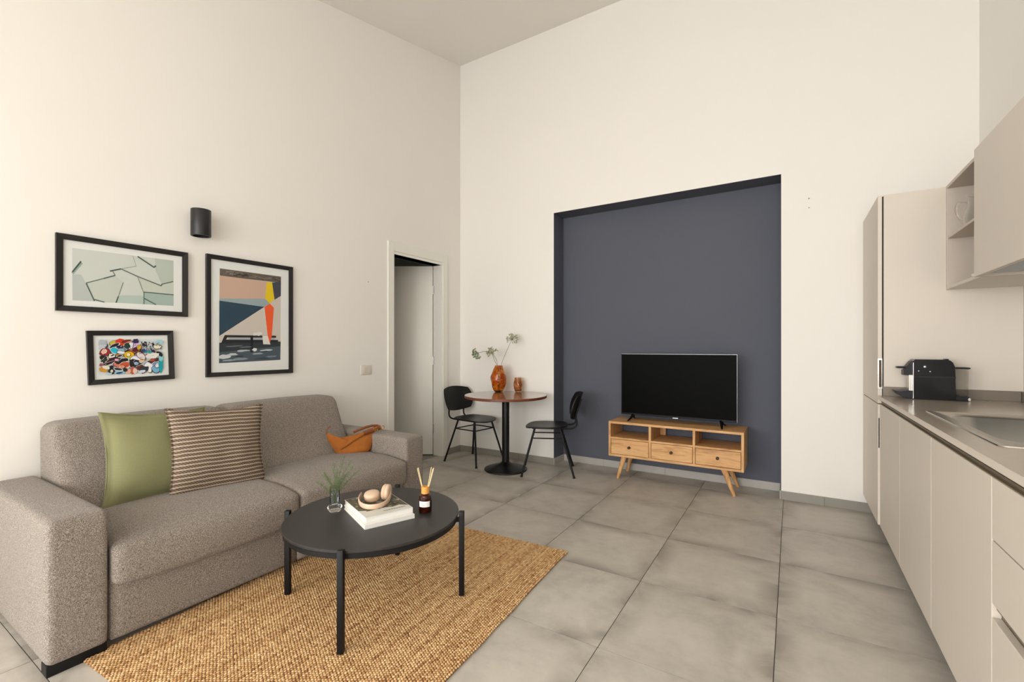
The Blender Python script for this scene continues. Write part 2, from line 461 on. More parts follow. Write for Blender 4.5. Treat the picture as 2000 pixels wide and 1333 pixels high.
for k, (side, a, b_, z0, z1, _) in enumerate(WINS):
    wf = bpy.data.objects.new('window_%d' % (k + 1), None); COL.objects.link(wf); m_ = (a + b_) / 2
    wf.location = {'back': (m_, YB - .14, z0), 'left': (XL - .08, m_, z0)}[side]
    wf.rotation_euler = (0, 0, 0 if side == 'back' else math.pi / 2)
    struct(wf, WL[k], 'window')
    hw, hh = (b_ - a) / 2, z1 - z0
    f = B(); f.box(-hw, hw, -.03, .03, 0, .06); f.box(-hw, hw, -.03, .03, hh - .06, hh); f.box(-hw, -hw + .06, -.03, .03, 0, hh); f.box(hw - .06, hw, -.03, .03, 0, hh); f.box(-.05, .05, -.03, .03, 0, hh)
    f.obj('window_frame', 'window_frame', wf, smooth=False)
    for sx in (-1, 1):
        p_, q_ = sorted((sx * .05, sx * (hw - .06)))
        B().box(p_, q_, -.005, .005, .06, hh - .06).obj('pane', 'pane', wf, smooth=False)
cy = [YB - .2, Y_KNEE, YF + .2]
w = B().prism([(XL - WT, y, ceil_z(y)) for y in cy] + [(XL - WT, y, ceil_z(y) + .1) for y in reversed(cy)], (XR - XL + WT + .1, 0, 0))
struct(w.obj('ceiling', 'ceiling', smooth=False), 'sloping pale ceiling rising towards the niche wall', 'ceiling')

# skirting, tile pieces
def skirt(name, label, pieces, mat):
    p = bpy.data.objects.new(name, None); COL.objects.link(p); struct(p, label, 'baseboard')
    for q in pieces: box('skirting_tile', mat, *q, parent=p, bevel=0.001, seg=1)
def runx(x0, x1, y0, y1, h, start):
    out = []; x = x0; nx = start
    while x < x1 - 1e-4:
        e_ = min(nx, x1); out.append((x + .0006, e_ - .0006, y0, y1, 0, h)); x = e_; nx += PT
    return out
skirt('baseboard_far', 'grey tile skirting along the cream end wall', runx(XL + .001, NX0 + .0, YF - .009, YF - .0002, .066, PX - 5 * PT + PT) + runx(NX1, XR - .02, YF - .009, YF - .0002, .066, PX + PT * .44), 'base_tile')
skirt('baseboard_niche', 'pale tile skirting inside the blue-grey niche', runx(NX0 + .011, NX1 - .011, YF + ND - .009, YF + ND - .0002, .066, PX - 2 * PT - .35) + [(NX0 + .002, NX0 + .011, YF - .009, YF + ND - .0005, 0, .066), (NX1 - .011, NX1 - .002, YF + .001, YF + ND - .0005, 0, .066)], 'niche_base')
skirt('baseboard_left', 'grey tile skirting along the picture wall', [(XL + .0002, XL + .009, YB, 0.9, 0, .066), (XL + .0002, XL + .009, .901, 1.5, 0, .066), (XL + .0002, XL + .009, 1.501, 2.1, 0, .066), (XL + .0002, XL + .009, 2.101, 3.044, 0, .066), (XL + .0002, XL + .009, 3.919, YF - .01, 0, .066)], 'base_tile')

# doorway
door = bpy.data.objects.new('door_1', None); COL.objects.link(door); door.location = (XL, (DY0 + DY1) / 2, 0)
struct(door, 'white interior door standing ajar in a flat white casing', 'door')
def dbox(nm, mat, x0, x1, y0, y1, z0, z1, bevel=.002):
    yc = (DY0 + DY1) / 2
    return box(nm, mat, x0 - XL, x1 - XL, y0 - yc, y1 - yc, z0, z1, door, bevel)
CW = .072
dbox('casing_upright', 'door_white', XL, XL + .014, DY0 - CW, DY0, 0, DZ + .115)
dbox('casing_upright', 'door_white', XL, XL + .014, DY1, DY1 + CW, 0, DZ + .115)
dbox('casing_head', 'door_white', XL, XL + .0135, DY0, DY1, DZ + .028, DZ + .115)
dbox('jamb', 'door_white', XL - WT, XL + .006, DY0, DY0 + .012, 0, DZ + .03)
dbox('jamb', 'door_white', XL - WT, XL + .006, DY1 - .012, DY1, 0, DZ + .03)
dbox('jamb_head', 'door_white', XL - WT, XL + .006, DY0 + .012, DY1 - .012, DZ, DZ + .028)
HX, HYD = XL - WT - .014, DY1 + .003
lf = B().box(0, .70, 0, .042, .012, DZ - .004, .002)
leaf = lf.obj('door_leaf', 'door_white', door); leaf.location = (HX - XL, HYD - (DY0 + DY1) / 2, 0)
leaf.rotation_euler = (0, 0, math.atan2(-.524, -.851))
for hz in (.25, 1.0, 1.78):
    hb = B().tube([(0, 0, hz), (0, 0, hz + .09)], .008, 10).obj('hinge', 'silver', door); hb.location = (HX - XL + .022, HYD - (DY0 + DY1) / 2 - .026, 0)
# room beyond the doorway
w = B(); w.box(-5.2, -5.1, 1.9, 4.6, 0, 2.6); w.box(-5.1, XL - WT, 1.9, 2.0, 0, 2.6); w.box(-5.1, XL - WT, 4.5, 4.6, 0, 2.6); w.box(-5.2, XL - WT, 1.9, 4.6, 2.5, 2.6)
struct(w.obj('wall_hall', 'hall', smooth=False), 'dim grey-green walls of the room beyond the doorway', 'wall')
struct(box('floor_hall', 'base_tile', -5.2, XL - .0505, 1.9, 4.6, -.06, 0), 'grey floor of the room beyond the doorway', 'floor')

# ------------------------------------------------------------------ sofa
SX0, SX1, SY0, SY1 = -3.215, -2.270, 0.510, 2.470
AW = 0.180
sofa = thing('sofa', 'grey-brown melange fabric sofa with block arms against the picture wall', 'sofa', ((SX0 + SX1) / 2, (SY0 + SY1) / 2, 0))
sl = Vector(sofa.location)
def place(o, x, y, z): o.location = Vector((x, y, z)) - sl
for y0 in (SY0, SY1 - AW):
    a = softbox('arm', 'sofa', ((SX1 - SX0) / 2, AW / 2, .262), .024, (.004, .003, .006), 18, sofa); place(a, (SX0 + SX1) / 2, y0 + AW / 2, .300)
    for xx in (SX1 - .075, SX0 + .02):
        box('foot', 'black_metal', xx - sl.x, xx + .06 - sl.x, y0 + .004 - sl.y, y0 + AW - .004 - sl.y, .0, .042, sofa, .003)
IY0, IY1, YM = SY0 + AW + .003, SY1 - AW - .003, 1.488
for (y0, y1) in ((IY0, YM), (YM, IY1)):
    bp = softbox('base_panel', 'sofa', (.42, (y1 - y0) / 2 - .001, .13), .012, (.004, 0, 0), 10, sofa); place(bp, SX1 - .015 - .42, (y0 + y1) / 2, .163)
    def seat_fn(h, y0=y0, y1=y1):
        u = max(0, 1 - (h.y / ((y1 - y0) / 2)) ** 4)
        fx = (h.x + .30) / .60
        h.z -= .024 * max(0, fx) ** 2 * max(0, min(1, .5 - h.z / .12)) * (.25 + .75 * u)
        h.z -= max(0, fx - .62) ** 2 * .16 * max(0, min(1, .5 + h.z / .12))
        return h
    sc = softbox('seat_cushion', 'sofa', (.315, (y1 - y0) / 2 - .002, .086), .028, (.018, .001, .018), 22, sofa, seat_fn); place(sc, -2.560, (y0 + y1) / 2, .350)
    def back_fn(h):
        z = h.z + .615
        P = [(.40, -2.735), (.425, -2.757), (.53, -2.862), (.61, -2.908), (.79, -2.992), (.86, -3.02)]
        fx = P[0][1]
        for (za, xa), (zb, xb) in zip(P, P[1:]):
            if z >= za: fx = xa + (xb - xa) * min(1, (z - za) / (zb - za))
        back = -3.212; u = (h.x + .20) / .40
        return Vector((back + (fx - back) * u + .0, h.y, h.z))
    bc = softbox('back_cushion', 'sofa', (.20, (y1 - y0) / 2 - .002, .207), .052, (.022, .001, .012), 20, sofa, back_fn); bc.location = (-sl.x, (y0 + y1) / 2 - sl.y, .615)

# ------------------------------------------------------------------ scatter cushions
def cushion(name, mat, label, loc, size, thick, tilt, roll, yaw=0, flange=0.0, frill=False):
    """face towards +x, width along y, height along z"""
    n = 34; verts = []; faces = []
    hw = size / 2
    for side in (1, -1):
        for i in range(n + 1):
            for j in range(n + 1):
                u, v = 2 * i / n - 1, 2 * j / n - 1
                ib = flange / hw; uu, vv = min(1, abs(u) / (1 - ib)), min(1, abs(v) / (1 - ib))
                t = ((1 - uu ** 2.4) * (1 - vv ** 2.4)) ** 0.55
                y = u * hw * (1 - .11 * (1 - v * v)); z = v * hw * (1 - .10 * (1 - u * u))
                wr = mnoise.noise(Vector((u * 2.2, v * 2.2, 7.3 + hw))) * .008 * t
                x = side * (thick / 2 * t + .0025) + wr + mnoise.noise(Vector((u * 1.5, v * 1.5, 3))) * .006
                verts.append((x, y, z))
    N = (n + 1) ** 2
    for s_ in (0, 1):
        for i in range(n):
            for j in range(n):
                a = s_ * N + i * (n + 1) + j; q = (a, a + n + 1, a + n + 2, a + 1)
                faces.append(q if s_ == 0 else q[::-1])
    bd = [i * (n + 1) for i in range(n + 1)] + [n * (n + 1) + j for j in range(1, n + 1)] + [i * (n + 1) + n for i in range(n - 1, -1, -1)] + [j for j in range(n - 1, 0, -1)]
    for a, b_ in zip(bd, bd[1:] + bd[:1]): faces.append((a, a + N, b_ + N, b_))
    root = thing(name, label, 'cushion', loc, 0)
    me = bpy.data.meshes.new('cushion_cover'); me.from_pydata(verts, [], faces); me.update()
    bm = bmesh.new(); bm.from_mesh(me); bmesh.ops.recalc_face_normals(bm, faces=bm.faces[:]); bm.to_mesh(me); bm.free()
    o = link('cushion_cover', me, mat, root, True, 180)
    root.rotation_euler = Matrix.Rotation(yaw, 3, 'Z') @ Matrix.Rotation(-tilt, 3, 'Y') @ Matrix.Rotation(roll, 3, 'X') and (Matrix.Rotation(yaw, 3, 'Z') @ Matrix.Rotation(-tilt, 3, 'Y') @ Matrix.Rotation(roll, 3, 'X')).to_euler()
    edge = [verts[a] for a in bd]
    edge = [(0, e_[1], e_[2]) for e_ in edge]
    if frill:
        rnd = random.Random(4)
        fr2 = {1: B(), -1: B()}
        for k in range(0, len(edge)):
            y, z = edge[k][1], edge[k][2]
            side = abs(y) > hw * .86
            fr = fr2[1 if y > 0 else -1]
            if side:
                for q in range(2):
                    zz = z + (q - .5) * .006
                    fr.tube([(rnd.uniform(-.003, .003), y * .985, zz), (rnd.uniform(-.003, .003), y + math.copysign(.008, y), zz - .003), (0, y + math.copysign(.002, y), zz - .007)], .0028, 6)
        for fr in fr2.values(): fr.obj('looped_edge', mat, root)['kind'] = 'stuff'
        tz = B()
        for (sy, sz) in ((1, -1),):
            base_ = Vector((.01, sy * hw * .985, sz * hw * .97))
            for k in range(26):
                d = Vector((rnd.uniform(-.6, 1), sy * rnd.uniform(.3, 1), rnd.uniform(-.9, .3))).normalized()
                tz.tube([base_, base_ + d * .014, base_ + d * .026 + Vector((0, 0, -.004))], .0024, 5)
        tz.obj('tassel', mat, root)['kind'] = 'stuff'
    else:
        B().tube(edge, .0028, 6, closed=True).obj('edge_seam', mat, root)
    return root
cushion('throw_pillow', 'green', 'plain sage green linen throw pillow with flanged edge on the sofa', (-2.800, 1.048, .636), .475, .12, math.radians(15), math.radians(-3.5), math.radians(2), .022)
cushion('throw_pillow', 'stripe', 'brown and beige striped woven throw pillow overlapping the green one', (-2.690, 1.290, .629), .480, .12, math.radians(13), math.radians(-3.0), math.radians(-3), 0, True)

# ------------------------------------------------------------------ suede bag
bag = thing('handbag', 'tan suede slouchy handbag leaning in the sofa corner', 'bag', (-2.72, 2.2, .43), 0)
def bag_pt(x, y):
    p = on_x(x, y, -2.765 + (x - 640) / 100 * .165); return Vector((p.x - bag.location.x, p.y - bag.location.y, p.z - bag.location.z))
OUT = [(640.4, 848), (641, 857), (645, 866), (650, 874), (656, 884), (661, 892), (676, 891), (694, 889), (712, 886), (721.6, 881), (728, 865), (736, 849), (734, 843), (727, 842), (716, 845), (704, 847.5), (692, 851), (680, 853.5), (668, 856), (656, 858), (648, 855), (644.5, 846)]
ctr = bag_pt(694, 869)
bgm = B(); lay = []
for side in (1, -1):
    rows = []
    for t in (1.0, .93, .8, .62, .42, .2):
        row = []
        for k, (x, y) in enumerate(OUT):
            p = bag_pt(x, y); q = ctr + (p - ctr) * t
            low = max(0, min(1, (bag_pt(694, 846).z - q.z) / .16))
            th = (.030 + .045 * low) * math.sqrt(max(0, 1 - t * t))
            wr = mnoise.noise(Vector((q.y * 13, q.z * 16, side * 3))) * .012 * (1 - t * t)
            row.append(bgm.bm.verts.new((q.x + side * (th + .002) + wr - (q.z) * .12, q.y, q.z)))
        rows.append(row)
    for A, Bq in zip(rows, rows[1:]):
        for k in range(len(OUT)): bgm.bm.faces.new((A[k], A[(k + 1) % len(OUT)], Bq[(k + 1) % len(OUT)], Bq[k]))
    bgm.bm.faces.new(rows[-1]); lay.append(rows[0])
for k in range(len(OUT)): bgm.bm.faces.new((lay[0][k], lay[0][(k + 1) % len(OUT)], lay[1][(k + 1) % len(OUT)], lay[1][k]))
bo = bgm.obj('bag_body', 'suede', bag, True, 180)
sd = bo.modifiers.new('smooth', 'SUBSURF'); sd.levels = 1; sd.render_levels = 2
def strap(pts, dx, r, flat, nm, mat):
    P = [bag_pt(*p) for p in pts]
    P = [Vector((p.x + dx - p.z * .12, p.y, p.z)) for p in P]
    B().tube(P, r, 10, flat=flat).obj(nm, mat, bag)
strap([(656, 875), (668, 869), (682, 859), (694, 852), (704, 846), (716, 842), (728, 838)], .052, .011, (1, .35), 'flap_fold', 'suede')
strap([(704, 846), (718, 841), (729, 837), (738, 834.5)], .050, .017, (1, .4), 'shoulder_strap', 'leather')
strap([(690, 845), (702, 840), (716, 834.5), (728, 832), (738, 832), (742, 835)], .020, .009, (1, .6), 'strap_back', 'leather')
strap([(641, 850), (642, 843), (645, 838), (650, 833)], .0, .006, (1, .6), 'strap_loop', 'leather')
for (px, py, rr) in ((739, 835, .016), (723, 838, .011), (727, 837, .011)):
    p = bag_pt(px, py); c0 = Vector((p.x + .066 - p.z * .12, p.y, p.z))
    B().tube([c0 + Vector((.002, math.cos(a) * rr * .8, math.sin(a) * rr)) for a in [2 * math.pi * k / 16 for k in range(16)]], .0028, 6, closed=True).obj('buckle', 'brass', bag)

# ------------------------------------------------------------------ rug
TH = math.radians(3.0); RL, RW = 1.745, 1.29
rc = Vector((-1.109, 2.423, 0))
ux = Vector((math.cos(TH), math.sin(TH), 0)); uy = Vector((-math.sin(TH), math.cos(TH), 0))
rctr = rc - ux * RW / 2 - uy * RL / 2
rug = thing('jute_rug', 'natural woven jute rug under the black coffee table', 'rug', rctr, TH)
box('rug_backing', 'jute_base', -RW / 2 + .004, RW / 2 - .004, -RL / 2 + .004, RL / 2 - .004, .0, .0065, rug, .002)
def build_weave():
    rng = np.random.default_rng(5)
    oc = bmesh.new(); bmesh.ops.create_icosphere(oc, subdivisions=1, radius=1.0); oc.verts.ensure_lookup_table(); oc.verts.index_update()
    V = np.array([v.co[:] for v in oc.verts]); Fc = np.array([[v.index for v in f.verts] for f in oc.faces]); oc.free()
    px_, py_ = .0112, .0125
    nx, ny = int(RW / px_), int(RL / py_)
    ii, jj = np.meshgrid(np.arange(nx), np.arange(ny), indexing='ij'); ii = ii.ravel(); jj = jj.ravel(); K = len(ii)
    x = -RW / 2 + (ii + .5) * RW / nx; y = -RL / 2 + (jj + .5 + .5 * (ii % 2)) * RL / (ny + .5)
    x = x + .0022 * np.sin(y * 7 + 1.3) + .0015 * np.sin(y * 19 + ii * .25) + rng.normal(0, .0006, K); y = y + rng.normal(0, .0008, K)
    ang = np.where(ii % 2 == 0, .42, -.42) + rng.normal(0, .12, K)
    sx = .0060 * rng.uniform(.9, 1.12, K); sy = .0080 * rng.uniform(.9, 1.1, K); sz = .0042 * rng.uniform(.85, 1.15, K)
    P = np.stack([V[None, :, 0] * sx[:, None], V[None, :, 1] * sy[:, None], V[None, :, 2] * sz[:, None]], -1)
    ca, sa = np.cos(ang)[:, None], np.sin(ang)[:, None]
    X = P[..., 0] * ca - P[..., 1] * sa + x[:, None]; Y = P[..., 0] * sa + P[..., 1] * ca + y[:, None]; Z = P[..., 2] + .0078
    vv = np.stack([X, Y, Z], -1).reshape(-1, 3); ff = (Fc[None] + (np.arange(K) * len(V))[:, None, None]).reshape(-1, 3)
    me = bpy.data.meshes.new('jute_weave'); me.vertices.add(len(vv)); me.vertices.foreach_set('co', vv.astype(np.float32).ravel())
    me.loops.add(ff.size); me.loops.foreach_set('vertex_index', ff.astype(np.int32).ravel())
    me.polygons.add(len(ff)); me.polygons.foreach_set('loop_start', (np.arange(len(ff)) * 3).astype(np.int32)); me.update(calc_edges=True)
    c0, c1, c2, c3 = (np.array(lin(c)[:3]) for c in ((206, 166, 118), (180, 138, 94), (226, 190, 142), (150, 104, 68)))
    row = rng.normal(0, .55, nx)[ii] + .5 * np.sin(y * 2.3 + rng.uniform(0, 6, nx)[ii])
    f = rng.normal(0, .55, K) + .55 * row
    w0 = np.clip(f, 0, 1)[:, None]; w1 = np.clip(-f, 0, 1)[:, None]; w3 = np.clip(-f - .9, 0, 1)[:, None]
    col = c0 * (1 - w0 - w1) + c2 * w0 + c1 * w1; col = col * (1 - w3) + c3 * w3
    ca_ = me.color_attributes.new('Col', 'FLOAT_COLOR', 'POINT')
    ca_.data.foreach_set('color', np.repeat(np.concatenate([col, np.ones((K, 1))], 1), len(V), 0).astype(np.float32).ravel())
    o = link('jute_weave', me, 'jute_knot', rug, True, 180); o['kind'] = 'stuff'
build_weave()

# ------------------------------------------------------------------ coffee table
TCX, TCY, TZ = -1.702, 1.509, .400
ct = thing('coffee_table', 'round black coffee table with four posts standing on the jute rug', 'table', (TCX, TCY, .011), math.radians(-14.0))
LZ = .011
B().lathe([(.0, TZ - .014 - LZ), (.396, TZ - .014 - LZ), (.400, TZ - .010 - LZ), (.400, TZ - .002 - LZ), (.398, TZ - LZ), (0, TZ - LZ)], 96, cap0=False, cap1=False).obj('tabletop', 'coffee_top', ct, angle=30)
B().lathe([(.372, TZ - .036 - LZ), (.394, TZ - .036 - LZ), (.394, TZ - .0145 - LZ), (.372, TZ - .0145 - LZ), (.372, TZ - .036 - LZ)], 96, cap0=False, cap1=False).obj('rim_ring', 'black_metal', ct, angle=30)
for k in range(4):
    a = math.radians(45 + 90 * k); mt = Matrix.Rotation(a, 4, 'Z')
    B().box(.405, .430, -.0125, .0125, 0, TZ + .012 - LZ, .003, 2, mt).obj('leg', 'black_metal', ct)
    B().box(.385, .408, -.010, .010, TZ - .038 - LZ, TZ - .018 - LZ, .002, 1, mt).obj('bracket', 'black_metal', ct)

# books
BK = math.radians(-22.5)
def book(label, c, z0, sx, sy, h, rz, cover=None):
    t = thing('book', label, 'book', (c[0], c[1], z0), rz)
    B().box(-sx / 2 + .002, sx / 2 - .002, -sy / 2 + .003, sy / 2 - .001, .0018, h - .0018).obj('pages', 'page', t, smooth=False)
    cv = B(); cv.box(-sx / 2, sx / 2, -sy / 2, sy / 2, 0, .0016); cv.box(-sx / 2, sx / 2, -sy / 2, sy / 2, h - .0016, h); cv.box(sx / 2 - .0014, sx / 2, -sy / 2, sy / 2, .0010, h - .0010)
    cv.obj('cover', 'cover_white', t, smooth=False); return t
bc = Vector((-1.690, 1.520))
b1 = book('thick white paperback lying at the bottom of the coffee table stack', bc + Vector((.006, -.004)), TZ, .315, .232, .019, BK)
b2 = book('photo-covered white magazine lying under the headphones', bc + Vector((-.006, .004)), TZ + .019, .300, .222, .024, BK + math.radians(1.5))

def colored_mesh(name, polys, mat, parent, to3d, step=.00006, base=0.0, sub=True):
    """flat printed shapes: polys = [(pts, rgb)], later ones printed over earlier ones"""
    vs_, fs, cs = [], [], []
    for k, (pts, rgb) in enumerate(polys):
        st = len(vs_)
        for p in pts: vs_.append(to3d(p, base + k * step))
        fs.append(tuple(range(st, st + len(pts)))); cs += [lin(rgb)] * len(pts)
    me = bpy.data.meshes.new(name); me.from_pydata([tuple(v) for v in vs_], [], fs); me.update()
    ca = me.color_attributes.new('Col', 'FLOAT_COLOR', 'POINT')
    ca.data.foreach_set('color', np.array(cs, np.float32).ravel())
    return link(name, me, mat, parent, False)
def ell(cx, cy, rx, ry, rot=0, n=18, wob=0, seed=0):
    r = random.Random(seed); out = []
    c, s = math.cos(math.radians(rot)), math.sin(math.radians(rot))
    for k in range(n):
        a = 2 * math.pi * k / n; q = 1 + (r.uniform(-wob, wob) if wob else 0)
        x, y = rx * math.cos(a) * q, ry * math.sin(a) * q; out.append((cx + x * c - y * s, cy + x * s + y * c))
    return out
def seg(p, q, w0, w1=None):
    w1 = w0 if w1 is None else w1; dx, dy = q[0] - p[0], q[1] - p[1]; L = math.hypot(dx, dy) or 1; nx, ny = -dy / L, dx / L
    return [(p[0] + nx * w0 / 2, p[1] + ny * w0 / 2), (q[0] + nx * w1 / 2, q[1] + ny * w1 / 2), (q[0] - nx * w1 / 2, q[1] - ny * w1 / 2), (p[0] - nx * w0 / 2, p[1] - ny * w0 / 2)]

rnd = random.Random(11)
cov = [([(-.148, -.109), (.148, -.109), (.148, .109), (-.148, .109)], (214, 212, 202)),
       ([(-.148, -.109), (.045, -.109), (.075, -.06), (.06, -.01), (.085, .04), (.075, .075), (.105, .109), (-.148, .109)], (92, 86, 66))]
for k in range(150):
    u, v = rnd.uniform(-.14, .11), rnd.uniform(-.10, .10)
    if u > .07 and rnd.random() < .8: continue
    cov.append((ell(u, v, rnd.uniform(.004, .015), rnd.uniform(.003, .009), rnd.uniform(0, 180), 9, .35, k), rnd.choice([(58, 54, 40), (112, 102, 72), (76, 72, 52), (150, 142, 112), (186, 182, 168), (48, 46, 42), (132, 136, 130)])))
for k in range(9):
    v = -.012 + k * .012
    cov.append((seg((.105, v - .004), (.118, v + .004), .0022), (108, 100, 94))); cov.append((seg((.118, v - .004), (.107, v + .005), .0018), (120, 112, 106)))
colored_mesh('cover_photo', cov, 'print', b2, lambda p, o: (p[0], p[1], .024 + o), .000006, .00008)

# headphones
HPZ = TZ + .0432
hp = thing('headphones', 'beige over-ear headphones resting on the stacked books', 'headphones', (-1.725, 1.545, HPZ), 0)
hpl = Vector(hp.location)
def hw_(x, y, z): return on_z(x, y, z) - hpl
pA = hw_(707, 971, HPZ + .022); pB = hw_(762, 966, HPZ + .030)
band = []
key = [(706, 966, .020), (702, 972, .016), (701, 979, .013), (705, 986, .012), (714, 990, .012), (726, 991, .012), (739, 989, .012), (750, 984.5, .013), (758, 978, .017), (762, 970, .024), (763, 962, .034)]
key = [hw_(x, y, HPZ + z + .0012) for x, y, z in key]
def spline(P, n=6):
    out = []
    for i in range(len(P) - 1):
        p0, p1, p2, p3 = P[max(0, i - 1)], P[i], P[i + 1], P[min(len(P) - 1, i + 2)]
        for k in range(n):
            t = k / n; out.append(.5 * ((2 * p1) + (p2 - p0) * t + (2 * p0 - 5 * p1 + 4 * p2 - p3) * t * t + (3 * p1 - p0 - 3 * p2 + p3) * t ** 3))
    return out + [P[-1]]
bp_ = spline(key, 6)
B().tube(bp_, .012, 14, flat=(1.0, .32)).obj('headband', 'headphone', hp, angle=60)
def cup(c, axis, r, th):
    axis = Vector(axis).normalized(); q = Vector((0, 0, 1)).rotation_difference(axis).to_matrix().to_4x4()
    m = Matrix.Translation(c) @ q
    for nm, mat, prof in (('ear_cup', 'headphone', [(0, 0), (r * .72, 0), (r * .94, th * .12), (r, th * .28), (r * .98, th * .46), (0, th * .46)]),
                          ('ear_pad', 'pad', [(0, th * .48), (r * .96, th * .48), (r, th * .64), (r * .96, th * .86), (r * .82, th), (r * .52, th * .95), (r * .46, th * .70), (0, th * .70)])):
        b = B().lathe(prof, 32, cap0=False, cap1=False); b.bm.transform(m); b.obj(nm, mat, hp, angle=50)
cup(hw_(726, 962, HPZ + .043), (-.10, .18, -.95), .038, .040)
cup(hw_(762, 962, HPZ + .0385), (-.88, -.46, .05), .038, .036)

# reed diffuser
df = thing('reed_diffuser', 'brown glass reed diffuser with wooden cap and white label on the coffee table', 'diffuser', (-1.512, 1.655, TZ))
B().lathe([(.028, 0), (.031, .004), (.031, .072), (.029, .080), (.018, .086), (.017, .090), (.0145, .090), (.0145, .085), (.026, .077), (.0280, .070), (.028, .006), (0, .005)], 40, cap1=False).obj('bottle', 'amber_dark', df)
B().lathe([(.0, .0062), (.0272, .0065), (.0272, .046), (0, .046)], 32, cap0=False, cap1=False).obj('oil', plain('dark_fragrance_oil', (40, 16, 8), 0.2), df)
B().lathe([(.012, .088), (.0195, .089), (.0195, .118), (.018, .121), (.006, .121), (.006, .112)], 32, cap1=False).obj('cap', 'cork', df)
lab = B()
A0 = math.radians(-58)
pts = []
for k in range(25):
    a = A0 + math.radians(-52 + 104 * k / 24); pts.append(a)
for a, b_ in zip(pts, pts[1:]):
    lab._new([(.0314 * math.cos(q), .0314 * math.sin(q), z) for q, z in ((a, .030), (b_, .030), (b_, .057), (a, .057))], [(0, 1, 2, 3)])
bmesh.ops.remove_doubles(lab.bm, verts=lab.bm.verts[:], dist=1e-5)
lo = lab.obj('label', 'label', df)
ink = B()
for (a, z, l_) in ((A0 + .25, .046, .012), (A0 - .1, .040, .020), (A0 - .1, .0365, .014)):
    for k in range(6):
        q0, q1 = a + (k - 3) * l_ / 6 / .0315, a + (k - 2.5) * l_ / 6 / .0315
        ink._new([(.0316 * math.cos(q), .0316 * math.sin(q), zz) for q, zz in ((q0, z), (q1, z), (q1, z + .0012), (q0, z + .0012))], [(0, 1, 2, 3)])
ink.obj('label_print', 'ink', lo)
rdir = [(-.92, -.30), (-.80, -.20), (.70, .50), (.86, .60), (.98, .55)]
for k, (q, q2) in enumerate(rdir):
    d = CR * q * .043 + Vector((-CF.x, -CF.y, 0)) * .004 * q2
    B().tube([(-d.x * .2, -d.y * .2, .02), (d.x, d.y, .208 + .004 * (k % 3))], .0018, 7).obj('reed', 'reed', df)

# bud vase with fern
bv = thing('bud_vase', 'small clear glass bud vase with water on the coffee table', 'vase', (-1.884, 1.424, TZ))
B().lathe([(.019, 0), (.024, .002), (.027, .008), (.033, .016), (.035, .022), (.031, .028), (.0225, .033), (.0225, .118), (.0218, .121), (.0205, .120), (.0205, .040), (.018, .036), (0, .035)], 40, cap1=False).obj('vase_glass', 'clear', bv)
B().lathe([(0, .0358), (.0175, .0365), (.0201, .0405), (.0201, .085), (0, .085)], 32, cap0=False, cap1=False).obj('water', 'water', bv)
fern = thing('fern_sprig', 'feathery green asparagus fern sprig standing in the bud vase', 'plant', (-1.884, 1.424, TZ + .045))
rnd = random.Random(3)
tips = [(-.095, .085, .35), (-.060, .120, .3), (-.015, .175, .2), (.030, .205, .5), (.075, .195, .2), (.100, .175, -.4), (.060, .135, -.3), (-.035, .150, -.5), (.105, .150, .5), (.03, .165, -.6)]
fst = B(); fol = B()
for k, (tx, tz, ty) in enumerate(tips):
    P = []
    for q in range(9):
        u = q / 8
        off = CR * (tx * u ** 1.6 + .004 * math.sin(k)) + CF * (ty * .08 * u ** 1.5)
        P.append(Vector((off.x, off.y, tz * (u if tz > .13 else u * (1.35 - .35 * u)) - .0)))
    fst.tube(P, [.0011 * (1 - .6 * q / 8) for q in range(9)], 5)
    SP = spline(P, 4)
    for i, p in enumerate(SP):
        if i < 11: continue
        tdir = (SP[min(i + 1, len(SP) - 1)] - SP[i - 1]).normalized()
        for r in range(3):
            d = (tdir * .8 + Vector((rnd.uniform(-1, 1), rnd.uniform(-1, 1), rnd.uniform(-.7, .9)))).normalized()
            L = rnd.uniform(.012, .030) * (1.15 - .6 * i / len(SP))
            tip = p + d * L
            fst.tube([p, tip], [.0004, .0002], 3)
            for m in range(6):
                bpt = p.lerp(tip, (m + 1) / 6); dd = (d * .7 + Vector((rnd.uniform(-1, 1), rnd.uniform(-1, 1), rnd.uniform(-1, 1)))).normalized()
                fol.tube([bpt, bpt + dd * rnd.uniform(.004, .008)], [.00042, .0002], 3)
fst.obj('stems', 'stem', fern); fo = fol.obj('needles', 'fern', fern); fo['kind'] = 'stuff'

# ------------------------------------------------------------------ pictures
def picture(label, ctr_y, ctr_z, W, H, fw, mat_w, roll=0):
    t = thing('picture_frame', label, 'picture', (XL + .0005, ctr_y, ctr_z)); t.rotation_euler = (roll, 0, 0)
    hw, hh = W / 2, H / 2; D = .022
    for nm, pts in (('frame_top', [(-hw, hh), (hw, hh), (hw - fw, hh - fw), (-hw + fw, hh - fw)]), ('frame_bottom', [(-hw, -hh), (hw, -hh), (hw - fw, -hh + fw), (-hw + fw, -hh + fw)]),
                    ('frame_side', [(-hw, hh), (-hw, -hh), (-hw + fw, -hh + fw), (-hw + fw, hh - fw)]), ('frame_side', [(hw, hh), (hw, -hh), (hw - fw, -hh + fw), (hw - fw, hh - fw)])):
        b = B(); A = [b.bm.verts.new((0, y, z)) for y, z in pts]
        Bq = [b.bm.verts.new(((D if q < 2 else D * .72), y, z)) for q, (y, z) in enumerate(pts)]
        b.bm.faces.new(A); b.bm.faces.new(Bq)
        for i in range(4): b.bm.faces.new((A[i], A[(i + 1) % 4], Bq[(i + 1) % 4], Bq[i]))
        b.obj(nm, 'frame', t, smooth=False)
    box('mount_board', 'mat', .001, .008, -hw + fw - .002, hw - fw + .002, -hh + fw - .002, hh - fw + .002, t)
    return t
